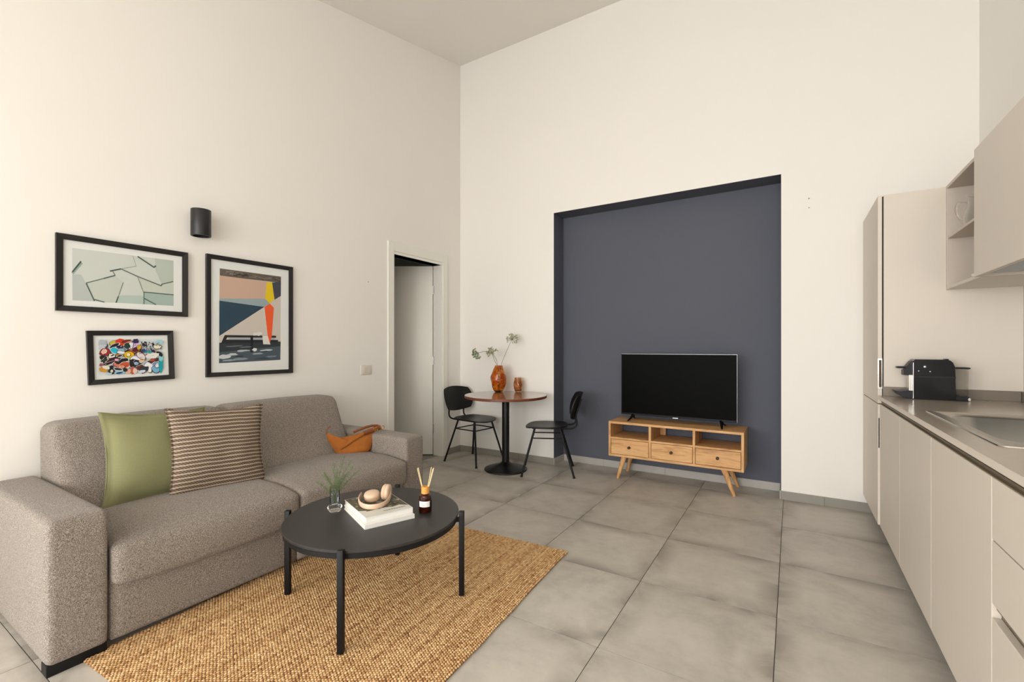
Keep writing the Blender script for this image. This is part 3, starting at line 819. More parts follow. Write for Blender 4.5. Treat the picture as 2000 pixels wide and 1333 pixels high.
def printer(t, crop_x, crop_y, sc):
    inv = Matrix.Rotation(-t.rotation_euler.x, 2)
    def f(p, o):
        w_ = on_x(crop_x + p[0] * sc, crop_y + p[1] * sc, XL + .009)
        v = inv @ Vector((w_.y - t.location.y, w_.z - t.location.z)); return (.0083 + o, v.x, v.y)
    return f
p1 = picture('wide black frame with a print of overlapping pale mint paper sheets', 1.067, 1.588, .603, .404, .0285, .035)
p3 = picture('tall black frame with a print of a geometric mural behind a bench', 1.776, 1.402, .600, .806, .0285, .05)
p2 = picture('small black frame with a colourful graffiti print under the mint one', 1.091, 1.1425, .402, .296, .0265, .02, math.radians(1.7))

P = [([(303, 255), (1770, 440), (1770, 1095), (308, 1015)], (203, 208, 200)),
     ([(1500, 406), (1770, 440), (1770, 745), (1600, 780), (1510, 580)], (184, 194, 182)),
     ([(1250, 680), (1590, 805), (1600, 780), (1770, 745), (1770, 935), (1335, 895)], (196, 202, 190)),
     ([(1350, 900), (1770, 935), (1770, 1095), (1345, 1070)], (164, 182, 174)),
     ([(975, 940), (1335, 945), (1340, 1070), (935, 1050)], (178, 194, 185)),
     ([(505, 765), (925, 655), (1040, 755), (935, 1050), (760, 1045), (625, 1020)], (196, 202, 192)),
     ([(304, 640), (430, 640), (520, 800), (620, 1020), (308, 1015)], (184, 192, 186))]
def pl(pts, w0, rgb):
    for a, b_ in zip(pts, pts[1:]): P.append((seg(a, b_, w0), rgb))
P.append((seg((306, 625), (440, 470), 44), (148, 166, 158))); P.append((seg((306, 605), (432, 450), 24), (64, 84, 78)))
pl([(1180, 372), (1230, 520)], 6, (140, 150, 142)); pl([(1230, 520), (1010, 560)], 8, (136, 146, 138)); pl([(1010, 560), (850, 592)], 20, (74, 88, 82))
pl([(890, 595), (925, 655)], 12, (100, 114, 106)); pl([(925, 655), (760, 698)], 18, (86, 98, 92)); pl([(760, 698), (505, 765)], 13, (90, 102, 96)); pl([(505, 765), (625, 1025)], 18, (84, 98, 90)); pl([(615, 1000), (770, 1042)], 16, (92, 108, 100))
pl([(1010, 560), (1240, 665), (1590, 805)], 14, (96, 108, 98)); pl([(1585, 810), (1605, 775)], 16, (92, 106, 96)); pl([(1600, 782), (1765, 742)], 13, (86, 102, 94))
pl([(1250, 380), (1490, 540)], 18, (78, 94, 88)); pl([(1480, 540), (1515, 515)], 22, (86, 104, 96))
pl([(1040, 755), (970, 960)], 9, (110, 122, 114)); pl([(970, 960), (935, 1050)], 18, (84, 100, 92)); pl([(1250, 680), (1335, 900)], 9, (130, 140, 130)); pl([(1340, 900), (1340, 1072)], 13, (102, 122, 112))
pl([(1335, 895), (1770, 935)], 13, (82, 100, 92)); pl([(1340, 985), (1515, 1078)], 15, (86, 108, 100)); pl([(975, 940), (1335, 945)], 8, (204, 212, 202))
colored_mesh('print', P, 'print', p1, printer(p1, 100, 450, .135))

P = [([(205, 180), (830, 265), (823, 1115), (197, 1150)], (206, 197, 186)),
     ([(205, 180), (830, 265), (830, 328), (205, 258)], (104, 94, 86)),
     ([(203, 252), (740, 325), (675, 495), (201, 490)], (203, 172, 152)),
     ([(738, 325), (830, 318), (829, 462), (765, 502)], (70, 72, 84)),
     ([(201, 488), (672, 492), (716, 540), (660, 574), (200, 512)], (152, 168, 172)),
     ([(200, 510), (660, 574), (199, 872)], (48, 70, 86)),
     ([(685, 322), (740, 326), (762, 492), (716, 542), (668, 490)], (226, 196, 36)),
     ([(662, 576), (716, 540), (757, 582), (737, 868), (694, 866)], (238, 96, 52)),
     ([(199, 940), (826, 928), (825, 985), (198, 1045)], (52, 58, 62)),
     ([(198, 1040), (825, 975), (823, 1115), (197, 1150)], (78, 90, 98)),
     ([(260, 862), (780, 868), (780, 890), (260, 886)], (42, 42, 44)),
     ([(295, 888), (765, 892), (765, 912), (295, 908)], (168, 176, 176)),
     ([(250, 908), (800, 912), (800, 935), (250, 948)], (40, 44, 48)),
     ([(518, 868), (546, 868), (542, 1038), (518, 1038)], (30, 32, 34)),
     ([(640, 868), (695, 868), (722, 958), (648, 956)], (222, 220, 214)), ([(694, 866), (737, 868), (716, 945)], (232, 92, 54)),
     ([(255, 862), (295, 862), (245, 950), (215, 950)], (40, 42, 44))]
for k, (x, y, a, b_, c) in enumerate(((250, 1085, 60, 22, (204, 208, 208)), (330, 1060, 60, 12, (190, 196, 198)), (440, 1022, 60, 11, (176, 184, 188)), (560, 1012, 26, 16, (222, 224, 222)), (690, 1016, 66, 10, (190, 198, 200)), (420, 1105, 70, 12, (132, 142, 150)), (590, 1052, 50, 9, (160, 168, 174)), (730, 1080, 60, 10, (120, 130, 138)), (300, 1120, 70, 10, (150, 160, 166)), (590, 850, 50, 20, (222, 218, 212)), (660, 1030, 40, 6, (60, 66, 72)), (350, 975, 90, 6, (104, 116, 118)), (470, 985, 60, 5, (120, 130, 132)), (400, 1080, 50, 7, (54, 62, 70)), (640, 1100, 80, 8, (62, 72, 80)))):
    P.append((ell(x, y, a, b_, -4, 14, .25, k), c))
for k in range(26):
    r = random.Random(k + 90); x = r.uniform(220, 800); y0 = 195 + (x - 205) * .136
    P.append((seg((x, y0 + r.uniform(2, 45)), (min(826, x + r.uniform(20, 110)), y0 + r.uniform(8, 52)), r.uniform(3, 9)), r.choice([(70, 62, 56), (136, 126, 114), (58, 54, 50), (150, 138, 122)])))
colored_mesh('print', P, 'print', p3, printer(p3, 390, 490, .1913))

P = [([(350, 255), (1700, 245), (1700, 935), (355, 1015)], (212, 218, 218))]
G = [(430, 340, 80, 70, 20, (176, 184, 190)), (420, 420, 60, 60, 0, (190, 196, 202)), (640, 330, 60, 40, -20, (196, 176, 70)), (800, 310, 95, 60, -8, (206, 62, 38)), (930, 290, 90, 30, -10, (120, 46, 30)), (960, 340, 90, 32, -25, (214, 150, 128)),
     (680, 385, 90, 30, -25, (36, 28, 44)), (790, 410, 60, 24, 8, (40, 36, 72)), (485, 520, 95, 70, -8, (150, 44, 42)), (460, 505, 48, 34, -20, (232, 176, 156)), (440, 640, 70, 40, 10, (36, 36, 32)), (460, 690, 55, 22, -20, (60, 62, 44)),
     (690, 490, 75, 55, 20, (38, 176, 204)), (820, 480, 70, 36, 0, (140, 168, 184)), (800, 570, 80, 34, -10, (170, 110, 60)), (790, 600, 50, 18, -12, (60, 36, 26)), (820, 530, 80, 26, 8, (226, 232, 236)), (620, 610, 60, 46, 20, (222, 222, 204)), (640, 590, 40, 12, -20, (34, 32, 34)),
     (985, 585, 95, 75, 0, (232, 180, 12)), (975, 575, 34, 30, 0, (240, 226, 160)), (1000, 640, 34, 16, 0, (150, 190, 40)), (1080, 460, 105, 60, 20, (176, 92, 46)), (1110, 450, 52, 50, 0, (84, 22, 50)), (1100, 360, 105, 42, -22, (206, 176, 220)), (1020, 380, 44, 62, 20, (226, 228, 232)), (945, 390, 46, 44, 30, (36, 66, 62)), (1130, 290, 56, 44, 0, (54, 40, 84)), (1200, 420, 44, 50, 0, (206, 164, 40)),
     (620, 700, 120, 40, -28, (70, 30, 34)), (560, 760, 130, 24, -22, (52, 28, 40)), (780, 700, 66, 40, 0, (84, 34, 62)), (730, 690, 40, 26, 0, (230, 176, 206)), (880, 690, 80, 34, -10, (30, 32, 36)), (760, 780, 90, 50, 18, (214, 120, 96)), (780, 740, 70, 26, 12, (40, 34, 34)), (890, 790, 90, 52, -10, (196, 84, 54)), (830, 830, 60, 28, 0, (226, 156, 130)),
     (1120, 660, 98, 54, -10, (232, 228, 240)), (1110, 720, 110, 44, 6, (44, 42, 40)), (1130, 770, 90, 48, 0, (50, 62, 84)), (1140, 760, 46, 26, 0, (170, 190, 210)), (1260, 690, 60, 24, -30, (226, 180, 110)), (1240, 600, 100, 46, 36, (232, 216, 214)), (1040, 770, 40, 56, 0, (40, 40, 42)), (1210, 850, 90, 46, -18, (110, 58, 44)), (1060, 910, 60, 70, 20, (186, 98, 76)), (1110, 920, 42, 50, 0, (228, 196, 184)), (960, 920, 60, 50, 10, (226, 176, 150)),
     (1400, 840, 78, 94, -8, (238, 238, 240)), (1290, 890, 90, 52, -20, (60, 60, 70)), (1260, 930, 70, 26, -8, (206, 212, 222)), (1500, 690, 92, 36, -18, (92, 48, 44)), (1480, 690, 44, 20, -18, (176, 80, 60)), (1560, 810, 66, 74, 0, (128, 140, 176)), (1560, 880, 80, 60, 0, (120, 176, 206)), (1580, 800, 36, 40, 20, (226, 230, 236)), (1660, 780, 42, 150, 0, (34, 160, 170)), (1660, 650, 40, 60, 10, (140, 206, 206)), (1630, 560, 66, 36, 30, (30, 38, 46)), (1480, 590, 110, 46, -8, (228, 226, 218)), (1620, 310, 76, 36, 6, (164, 208, 220)), (1580, 410, 70, 36, 0, (228, 222, 196)),
     (440, 900, 86, 42, 8, (198, 146, 60)), (400, 790, 36, 30, 0, (150, 80, 90)), (620, 920, 62, 62, 0, (40, 36, 38)), (622, 922, 26, 30, 0, (216, 206, 190)), (600, 840, 44, 24, -40, (36, 34, 36)), (790, 940, 96, 46, -10, (150, 190, 206)), (760, 880, 76, 22, 8, (44, 50, 60)), (780, 960, 60, 20, -8, (50, 74, 110)), (900, 890, 40, 26, 20, (52, 46, 52)), (500, 840, 60, 26, 10, (226, 214, 190)), (560, 980, 60, 18, -5, (176, 206, 210))]
for k in range(120):
    r_ = random.Random(500 + k); x, y = r_.uniform(390, 1640), r_.uniform(300, 930)
    if y > 985 - (x - 355) * .06: continue
    P.append((ell(x, y, r_.uniform(18, 55), r_.uniform(12, 34), r_.uniform(-60, 60), 10, .3, k), r_.choice([(40, 38, 44), (196, 206, 212), (150, 70, 56), (222, 214, 206), (60, 62, 80), (160, 186, 200), (206, 170, 140), (52, 44, 46), (232, 232, 232)])))
for k, (x, y, a, b_, r, c) in enumerate(G):
    if 440 < x < 1600 and 320 < y < 900: P.append((ell(x + 3, y + 3, a * 1.2 + 8, b_ * 1.2 + 8, r, 16, .16, k), (36, 34, 40) if k % 3 else (228, 228, 226)))
    P.append((ell(x, y, a * 1.15, b_ * 1.15, r, 16, .16, k), c))
r = random.Random(2)
for k in range(26):
    x = r.uniform(1210, 1500); y = r.uniform(290, 500); P.append((seg((x, y), (x + r.uniform(-26, 30), y + r.uniform(30, 80)), r.uniform(12, 26), r.uniform(6, 18)), r.choice([(34, 36, 62), (44, 46, 84), (30, 32, 48), (56, 58, 96)])))
for k, (x, y) in enumerate(((1330, 510), (1420, 520), (1500, 500), (1300, 480))): P.append((ell(x, y, 40, 30, 20 * k, 12, .2, k), ((40, 130, 150), (30, 160, 150), (44, 46, 70), (36, 70, 120))[k]))
for k in range(60):
    x, y = r.uniform(380, 1670), r.uniform(300, 940); L = r.uniform(20, 70); an = r.uniform(-1.2, 1.0)
    if y > 1000 - (x - 355) * .05: continue
    P.append((seg((x, y), (min(1690, x + L * math.cos(an)), min(930, max(270, y + L * math.sin(an)))), r.uniform(4, 12), r.uniform(2, 6)), r.choice([(30, 28, 32), (44, 40, 44), (232, 232, 230), (236, 234, 226), (60, 40, 36), (40, 60, 90)])))
colored_mesh('print', P, 'print', p2, printer(p2, 160, 640, .0925), .00003)

# sconce, switch, nails
scp = on_x(393, 436, XL + .075)
sc = thing('wall_sconce', 'black cylindrical up and down wall light above the pictures', 'wall light', (XL, scp.y, scp.z))
B().lathe([(.046, -.083), (.0545, -.083), (.055, -.082), (.055, .082), (.0545, .083), (.046, .083), (.046, .010), (.046, -.083)], 48, c=(.072, 0, 0), cap0=False, cap1=False).obj('shade', 'sconce', sc)
B().lathe([(0, -.012), (.0455, -.012), (.0455, .012), (0, .012)], 32, c=(.072, 0, 0), cap0=False, cap1=False).obj('lamp_divider', 'black_metal', sc)
B().box(.0, .020, -.030, .030, -.045, .045, .003).obj('backplate', 'sconce', sc)
sp = on_x(714, 723, XL)
sw = thing('light_switch', 'pale rectangular light switch beside the door casing', 'switch', (XL, sp.y, sp.z))
B().box(0, .009, -.060, .060, -.041, .041, .004, 3).obj('switch_plate', 'switch', sw)
for k in (-1, 0, 1): B().box(.009, .0115, k * .024 - .0115, k * .024 + .0115, -.024, .024, .001, 1).obj('rocker', 'switch', sw)
def nail(label, p, d):
    p = Vector(p); d = Vector(d); B_ = B().tube([p, p + d * .004], .0035, 8); o = B_.obj('wall_screw', 'nail'); tag(o, label, 'screw'); return o
q = on_x(719, 551, XL); nail('small dark screw in the wall between the tall picture and the doorway', (XL, q.y, q.z), (1, 0, 0))
q = on_y(1580, 388, YF); nail('tiny screw in the end wall, upper of the pair beside the niche', (q.x, YF, q.z), (0, -1, 0))
q = on_y(1580, 406, YF); nail('tiny screw in the end wall, lower of the pair beside the niche', (q.x, YF, q.z), (0, -1, 0))

# ------------------------------------------------------------------ television stand and television
VX0, VX1, VY0, VY1, VZ0, VZ1 = -1.427, -0.321, 4.000, 4.345, .205, .520
tvs = thing('tv_stand', 'honey-coloured wooden television stand with three drawers and splayed legs', 'tv stand', ((VX0 + VX1) / 2, (VY0 + VY1) / 2, 0))
ox, oy = tvs.location.x, tvs.location.y
def vb(nm, mat, x0, x1, y0, y1, z0, z1, bev=.002, par=None): return box(nm, mat, x0 - ox, x1 - ox, y0 - oy, y1 - oy, z0, z1, par or tvs, bev)
T = .020
vb('top', 'mango', VX0, VX1, VY0, VY1, VZ1 - T, VZ1); vb('bottom', 'mango', VX0 + T, VX1 - T, VY0, VY1, VZ0, VZ0 + T)
vb('side', 'mango_v', VX0, VX0 + T, VY0, VY1, VZ0, VZ1 - T); vb('side', 'mango_v', VX1 - T, VX1, VY0, VY1, VZ0, VZ1 - T)
IW = (VX1 - VX0 - 4 * T) / 3
for k in range(3):
    x0 = VX0 + T + k * (IW + T); x1 = x0 + IW
    if k < 2: vb('divider', 'mango_v', x1, x1 + T, VY0 + .001, VY1, VZ0 + T, VZ1 - T)
    zs = .362
    vb('shelf', 'mango', x0, x1, VY0 + .001, VY1, zs, zs + .017)
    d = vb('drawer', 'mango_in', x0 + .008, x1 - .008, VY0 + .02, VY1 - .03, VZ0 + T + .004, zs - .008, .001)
    fr = vb('drawer_front', 'mango', x0 + .003, x1 - .003, VY0 + .002, VY0 + .02, VZ0 + T + .003, zs - .003, .002)
    kx, kz = (x0 + x1) / 2, (VZ0 + T + zs) / 2 + .004
    b = B().lathe([(.009, 0), (.011, .002), (.006, .006), (.006, .012), (.011, .016), (.012, .020), (.009, .024), (0, .025)], 20, cap1=False)
    b.bm.transform(Matrix.Translation((kx - ox, VY0 + .002 - oy, kz)) @ Matrix.Rotation(math.radians(90), 4, 'X')); b.obj('knob', 'bronze', fr)
    if k == 1: vb('back_stile', 'mango_v', x0, x0 + .05, VY1 - .015, VY1, zs + .017, VZ1 - T)
for sx in (0, 1):
    for sy in (0, 1):
        tx = (VX0 + .130, VX1 - .150)[sx]; ty = (VY0 + .055, VY1 - .055)[sy]
        fx = (-1.352, -.392)[sx]; fy = (4.030, 4.318)[sy]
        B().tube([(fx - ox, fy - oy, 0), (tx - ox, ty - oy, VZ0)], [.0125, .026], 20).obj('leg', 'mango_v', tvs)
TVX0, TVX1, TVY, TVZ0, TVZ1 = -1.362, -.386, 4.178, .568, 1.131
tv = thing('television', 'black flat screen television standing on the wooden stand', 'television', ((TVX0 + TVX1) / 2, TVY, VZ1))
tx, ty, tz = tv.location
def tb(nm, mat, x0, x1, y0, y1, z0, z1, bev=.0015): return box(nm, mat, x0 - tx, x1 - tx, y0 - ty, y1 - ty, z0 - tz, z1 - tz, tv, bev)
tb('bezel_side', 'tv_black', TVX0, TVX0 + .007, TVY - .012, TVY + .012, TVZ0, TVZ1); tb('bezel_side', 'tv_black', TVX1 - .007, TVX1, TVY - .012, TVY + .012, TVZ0, TVZ1)
tb('bezel_top', 'tv_black', TVX0 + .007, TVX1 - .007, TVY - .012, TVY + .012, TVZ1 - .007, TVZ1); tb('bezel_bottom', 'tv_black', TVX0 + .007, TVX1 - .007, TVY - .012, TVY + .012, TVZ0, TVZ0 + .018)
tb('edge_trim', 'silver', TVX0 - .001, TVX1 + .001, TVY - .004, TVY + .006, TVZ1, TVZ1 + .0012, 0); tb('edge_trim', 'silver', TVX1, TVX1 + .0014, TVY - .004, TVY + .006, TVZ0, TVZ1, 0); tb('edge_trim', 'silver', TVX0 - .0014, TVX0, TVY - .004, TVY + .006, TVZ0, TVZ1, 0)
tb('screen', 'screen', TVX0 + .007, TVX1 - .007, TVY - .009, TVY + .008, TVZ0 + .018, TVZ1 - .007, 0)
tb('back_housing', 'tv_black', TVX0 + .10, TVX1 - .10, TVY + .012, TVY + .050, TVZ0 + .01, TVZ1 - .20, .012)
q = on_y(1319, 817.5, TVY - .012); tb('maker_mark', 'silver', q.x - .023, q.x + .023, TVY - .0135, TVY - .011, q.z - .004, q.z + .004, .0006)
for fx, s_ in ((-1.262, 1), (-.498, -1)):
    b = B()
    b.tube([(fx - tx + .012 * s_, .0, TVZ0 + .012 - tz), (fx - tx, -.04, .022), (fx - tx - .010 * s_, -.105, .004)], [.013, .011, .007], 10, flat=(.7, 1)); b.tube([(fx - tx + .012 * s_, .0, TVZ0 + .012 - tz), (fx - tx, .04, .022), (fx - tx - .010 * s_, .105, .004)], [.013, .011, .007], 10, flat=(.7, 1))
    b.obj('stand_foot', 'tv_black', tv)

# ------------------------------------------------------------------ bistro table, chairs, vases
RTX, RTY, RTZ = -2.378, 3.745, .730
rt = thing('bistro_table', 'round walnut bistro table on a black pedestal in the corner', 'table', (RTX, RTY, 0))
B().lathe([(0, RTZ - .003), (.398, RTZ - .003), (.3985, RTZ), (0, RTZ)], 80, cap0=False, cap1=False).obj('tabletop', 'walnut', rt, angle=30)
B().lathe([(0, RTZ - .026), (.392, RTZ - .026), (.400, RTZ - .022), (.400, RTZ - .004), (.3985, RTZ - .003), (0, RTZ - .0032)], 80, cap0=False, cap1=False).obj('table_edge', 'walnut_edge', rt, angle=30)
B().lathe([(.036, .05), (.036, RTZ - .034)], 40).obj('pedestal', 'black_sheen', rt)
B().lathe([(.0, RTZ - .034), (.16, RTZ - .034), (.16, RTZ - .0265), (0, RTZ - .0265)], 32, cap0=False, cap1=False).obj('mounting_plate', 'black_metal', rt)
B().lathe([(.0, .0), (.206, .0), (.210, .006), (.206, .014), (.17, .026), (.11, .044), (.06, .062), (.037, .080), (0, .080)], 64, cap0=False, cap1=False).obj('base', 'black_sheen', rt)

def arc_shell(n_u, n_v, fn, th):
    """thin curved shell: fn(u,v)->(point, normal); u,v in -1..1"""
    b = B(); G_ = []
    for s_ in (0, 1):
        rows = []
        for i in range(n_u + 1):
            row = []
            for j in range(n_v + 1):
                p, nn = fn(2 * i / n_u - 1, 2 * j / n_v - 1); row.append(b.bm.verts.new(Vector(p) + Vector(nn) * (th * (s_ - .5))))
            rows.append(row)
        G_.append(rows)
    for s_ in (0, 1):
        for i in range(n_u):
            for j in range(n_v): b.bm.faces.new((G_[s_][i][j], G_[s_][i + 1][j], G_[s_][i + 1][j + 1], G_[s_][i][j + 1]))
    def edge(a, c): 
        for (p, q_), (r_, t_) in zip(a, a[1:]): b.bm.faces.new((p, q_, t_, r_))
    for i in range(n_u):
        for j in (0, n_v): b.bm.faces.new((G_[0][i][j], G_[0][i + 1][j], G_[1][i + 1][j], G_[1][i][j]))
    for j in range(n_v):
        for i in (0, n_u): b.bm.faces.new((G_[0][i][j], G_[0][i][j + 1], G_[1][i][j + 1], G_[1][i][j]))
    return b
def squircle(u, v, k=.5):
    """square -> rounded square"""
    return u * math.sqrt(max(0, 1 - k * v * v * .5)), v * math.sqrt(max(0, 1 - k * u * u * .5))
def make_chair(label, loc, rz, dims):
    fl, rl, hwd = dims                                           # front, rear and half-width reach of the feet
    c = thing('dining_chair', label, 'chair', loc, rz, 'dining chairs at the bistro table')
    def seat(u, v):
        a, b_ = squircle(u, v, .75); x = .012 + a * .205; y = b_ * (.205 - .012 * (1 - a) * .5 - .012)
        z = .452 - .010 * math.cos(b_ * 1.4) + (.014 * max(0, -a - .3)) - .012 * max(0, a - .45) ** 2 / .3
        return (x, y, z), (0, 0, 1)
    arc_shell(20, 20, seat, .011).obj('seat', 'black_sheen', c, angle=50)
    def back(u, v):
        a, b_ = squircle(u, v, .62)
        h = b_ * .128; y = a * (.205 + .008 * b_); z = .640 + h
        x = -.268 - .30 * (h + .05) + .055 * (y / .19) ** 2 - .004
        n_ = Vector((1, -.5 * y, .3)).normalized(); return (x, y, z), n_
    arc_shell(20, 14, back, .012).obj('backrest', 'black_metal', c, angle=50)
    LT = {}
    for sx, reach in ((1, fl), (-1, rl)):
        for sy in (-1, 1):
            top = Vector((sx * .118 + .005, sy * .125, .434)); ft = Vector((sx * reach, sy * hwd, .008)); LT[(sx, sy)] = (top, ft)
            lg = B().tube([ft, top], .0098, 12).obj('leg', 'black_metal', c)
            B().lathe([(.010, 0), (.0125, .002), (.0125, .010), (.009, .012)], 12, c=(ft.x, ft.y, 0)).obj('foot_cap', 'black_metal', lg)
    def at(k, z):
        top, ft = LT[k]; return ft.lerp(top, (z - ft.z) / (top.z - ft.z))
    for a, b_, z in (((1, -1), (-1, -1), .345), ((1, 1), (-1, 1), .345), ((1, -1), (1, 1), .345), ((-1, -1), (-1, 1), .345)):
        B().tube([at(a, z), at(b_, z)], .006, 10).obj('stretcher', 'black_metal', c)
    for sy in (-1, 1):
        y = sy * .110
        pts = [Vector((.15, y * 1.1, .436)), Vector((-.05, y * 1.05, .434)), Vector((-.19, y, .434)), Vector((-.235, y, .440)), Vector((-.262, y, .462)), Vector((-.268, y, .500)), Vector((-.262, y, .560)), Vector((-.292, y, .66)), Vector((-.312, y, .715))]
        B().tube(spline(pts, 4), .0085, 10).obj('back_support', 'black_metal', c)
    return c
make_chair('black moulded dining chair by the door side of the bistro table', (-2.845, 3.865, 0), math.radians(-7), (.226, .226, .212))
make_chair('black moulded dining chair between the bistro table and the niche', (-1.995, 3.905, 0), math.radians(205.5), (.240, .240, .215))

def dents(seed, amp):
    def f(a, z): 
        return 1 + amp * mnoise.noise(Vector((math.cos(a) * 2.3 + seed, math.sin(a) * 2.3, z * 16)))
    return f
def vase(label, mat, loc, prof, n, seed, amp):
    t = thing('glass_vase', label, 'vase', loc)
    k = spline([Vector((r_, 0, z)) for r_, z in prof], 5)
    outer = [(p.x, p.z) for p in k]; inner = [(max(.002, p.x - .004), p.z) for p in reversed(k) if p.z > .010]
    pr_ = [(.001, 0)] + outer + inner + [(.001, inner[-1][1])]
    B().lathe(pr_, n, fn=dents(seed, amp), cap0=False, cap1=False).obj('vase_body', mat, t, angle=80); return t
VB = (-2.588, 3.94, RTZ)
vase('tall hammered amber glass vase holding the dried umbels', 'amber', VB, [(.034, .0), (.047, .012), (.069, .06), (.080, .115), (.078, .16), (.062, .215), (.047, .252), (.042, .268), (.043, .274)], 40, 1.0, .10)
vase('short smoky amber glass vase beside the tall one', 'amber2', (-2.417, 4.046, RTZ), [(.024, .0), (.034, .010), (.045, .045), (.0475, .075), (.043, .11), (.036, .138), (.035, .148)], 36, 5.0, .10)
def umbel(label, base_px, head_px, mid, mat, rad, seed, face):
    t = thing('dried_umbel', label, 'flower', VB, 0, None); rr = random.Random(seed)
    w0 = (Vector(VB) - CO).dot(CF)
    def P3(x, y, dw=0): return CO + ray(x, y) * (w0 + dw) - Vector(VB)
    pts = [Vector((rr.uniform(-.01, .01), rr.uniform(-.01, .01), .012))] + [P3(*m) for m in mid] + [P3(*head_px)]
    B().tube(spline(pts, 6), .0022, 6).obj('stem', 'stem', t)
    hd = P3(*head_px); d = Vector(face).normalized(); rays = B(); bl = B()
    q = Vector((0, 0, 1)).rotation_difference(d)
    for k in range(34):
        th = math.acos(1 - rr.random() * 1.0); ph = rr.uniform(0, 6.283)
        v = q @ Vector((math.sin(th) * math.cos(ph), math.sin(th) * math.sin(ph), math.cos(th)))
        L = rad * rr.uniform(.75, 1.08); e_ = hd + v * L
        rays.tube([hd, e_], .0009, 4)
        for m in range(6):
            o = e_ + Vector((rr.uniform(-1, 1), rr.uniform(-1, 1), rr.uniform(-1, 1))) * .007
            bl.blob(o, rr.uniform(.0028, .0052), 0)
    rays.obj('umbel_rays', 'stem', t)['kind'] = 'stuff'; bl.obj('umbel_florets', mat, t)['kind'] = 'stuff'
umbel('nodding green umbel hanging out of the tall amber vase', None, (934, 690), [(972, 718), (967, 698), (952, 687)], 'umbel_g', .060, 1, (-.6, -.4, -.45))
umbel('beige dried umbel just above the rim of the tall amber vase', None, (961, 690), [(971, 718), (966, 705)], 'umbel', .060, 2, (-.1, -.45, .75))
umbel('pale umbel on the longest stem of the tall amber vase', None, (1000, 664), [(978, 718), (985, 697), (994, 676)], 'umbel', .066, 3, (.35, -.5, .65))

# ------------------------------------------------------------------ kitchen
KX = .450; KZ0, KZ1 = .120, .853; CT = .905
TY0 = 3.480
tall = thing('fridge_cupboard', 'tall greige built-in fridge cupboard at the end of the kitchen run', 'cupboard', (.75, 3.82, 0))
def kb(par, nm, mat, x0, x1, y0, y1, z0, z1, bev=.0015):
    l = par.location; return box(nm, mat, x0 - l.x, x1 - l.x, y0 - l.y, y1 - l.y, z0 - l.z, z1 - l.z, par, bev)
kb(tall, 'side_panel', 'greige', .467, XR - .001, TY0, TY0 + .020, KZ0, 2.105)
kb(tall, 'carcass', 'greige', .470, XR - .001, TY0 + .021, YF - .012, KZ0, 2.103)
kb(tall, 'plinth', 'plinth', .525, .545, TY0 + .021, YF - .012, 0, KZ0)
kb(tall, 'gap_shade', 'dark_gap', .4605, .4685, TY0 + .004, YF - .02, .862, 2.098, 0)  # dark strip painting the shade in the gap behind the upper door
ud = kb(tall, 'upper_door', 'greige', .440, .460, TY0 + .003, YF - .004, .858, 2.105)
ldr = kb(tall, 'lower_door', 'greige', .440, .464, TY0 + .003, YF - .004, KZ0 + .008, .852)
l = tall.location
hd = B().box(.4385 - l.x, .4610 - l.x, TY0 - .0005 - l.y, TY0 + .010 - l.y, .945, 1.128, .001, 1); h_ = hd.obj('handle_pull', 'chrome', ud)
B().box(.4450 - l.x, .4570 - l.x, TY0 - .0012 - l.y, TY0 + .008 - l.y, .955, 1.118).obj('handle_recess', 'bronze', ud, smooth=False)
B().box(.4430 - l.x, .4480 - l.x, TY0 + .0022 - l.y, TY0 + .008 - l.y, .590, .770).obj('slot_shade', 'dark_gap', ldr, smooth=False)  # flat black strip painting the shade inside the grip recess
B().box(.4400 - l.x, .4640 - l.x, TY0 + .0022 - l.y, TY0 + .004 - l.y, KZ0 + .008, .585).obj('edge_band', 'greige_edge', ldr, smooth=False)

YS = [TY0 - .001, 2.900, 2.305, 1.690, 1.090, .490]
LB = ['greige base cabinet with plain door next to the fridge cupboard', 'greige base cabinet with plain door below the draining end of the sink', 'greige base cabinet with plain door below the sink bowl', 'greige base cabinet with three drawers', 'greige base cabinet with plain door past the drawer unit']
for k in range(5):
    y1, y0 = YS[k] - .0008, YS[k + 1] + .0008
    u = thing('base_cabinet', LB[k], 'cabinet', (.76, (y0 + y1) / 2, KZ0 - .0), 0, 'base cabinets under the worktop')
    zt = .725 if k in (1, 2) else .868
    kb(u, 'carcass', 'greige_edge', KX + .022, XR - .004, y0, y1, KZ0, zt, .0005)
    if zt < .8: kb(u, 'front_rail', 'greige_edge', KX + .022, KX + .045, y0, y1, zt, .850, .0005)
    if k == 3:
        for (z0, z1, nm) in ((.690, KZ1, 'drawer_front'), (.520, .686, 'drawer_front'), (KZ0, .482, 'drawer_front')):
            dfr = kb(u, nm, 'greige', KX, KX + .020, y0 + .0012, y1 - .0012, z0, z1)
        kb(u, 'grip_channel', 'alu', KX + .0205, KX + .0225, y0 + .004, y1 - .004, .482, .520, 0)
        kb(u, 'grip_lip', 'chrome', KX + .001, KX + .020, y0 + .03, y1 - .03, .5165, .5195, 0)
    else:
        kb(u, 'door', 'greige', KX, KX + .020, y0 + .0012, y1 - .0012, KZ0, KZ1)
pln = box('kitchen_plinth', 'plinth', .520, .538, YS[-1], TY0 - .002, 0, KZ0 - .001); tag(pln, 'dark recessed plinth board under the base cabinets', 'plinth')
chn = B(); yA, yB_ = YS[-1], TY0 - .002
chn.box(KX + .012, KX + .0205, yA, yB_, .8535, .8840); chn.box(KX + .001, KX + .016, yA, yB_, .8535, .8565); chn.box(KX + .004, KX + .016, yA, yB_, .8680, .8700)
o = chn.obj('handle_channel', 'alu', smooth=False); tag(o, 'bronze aluminium grip channel running below the worktop edge', 'handle')
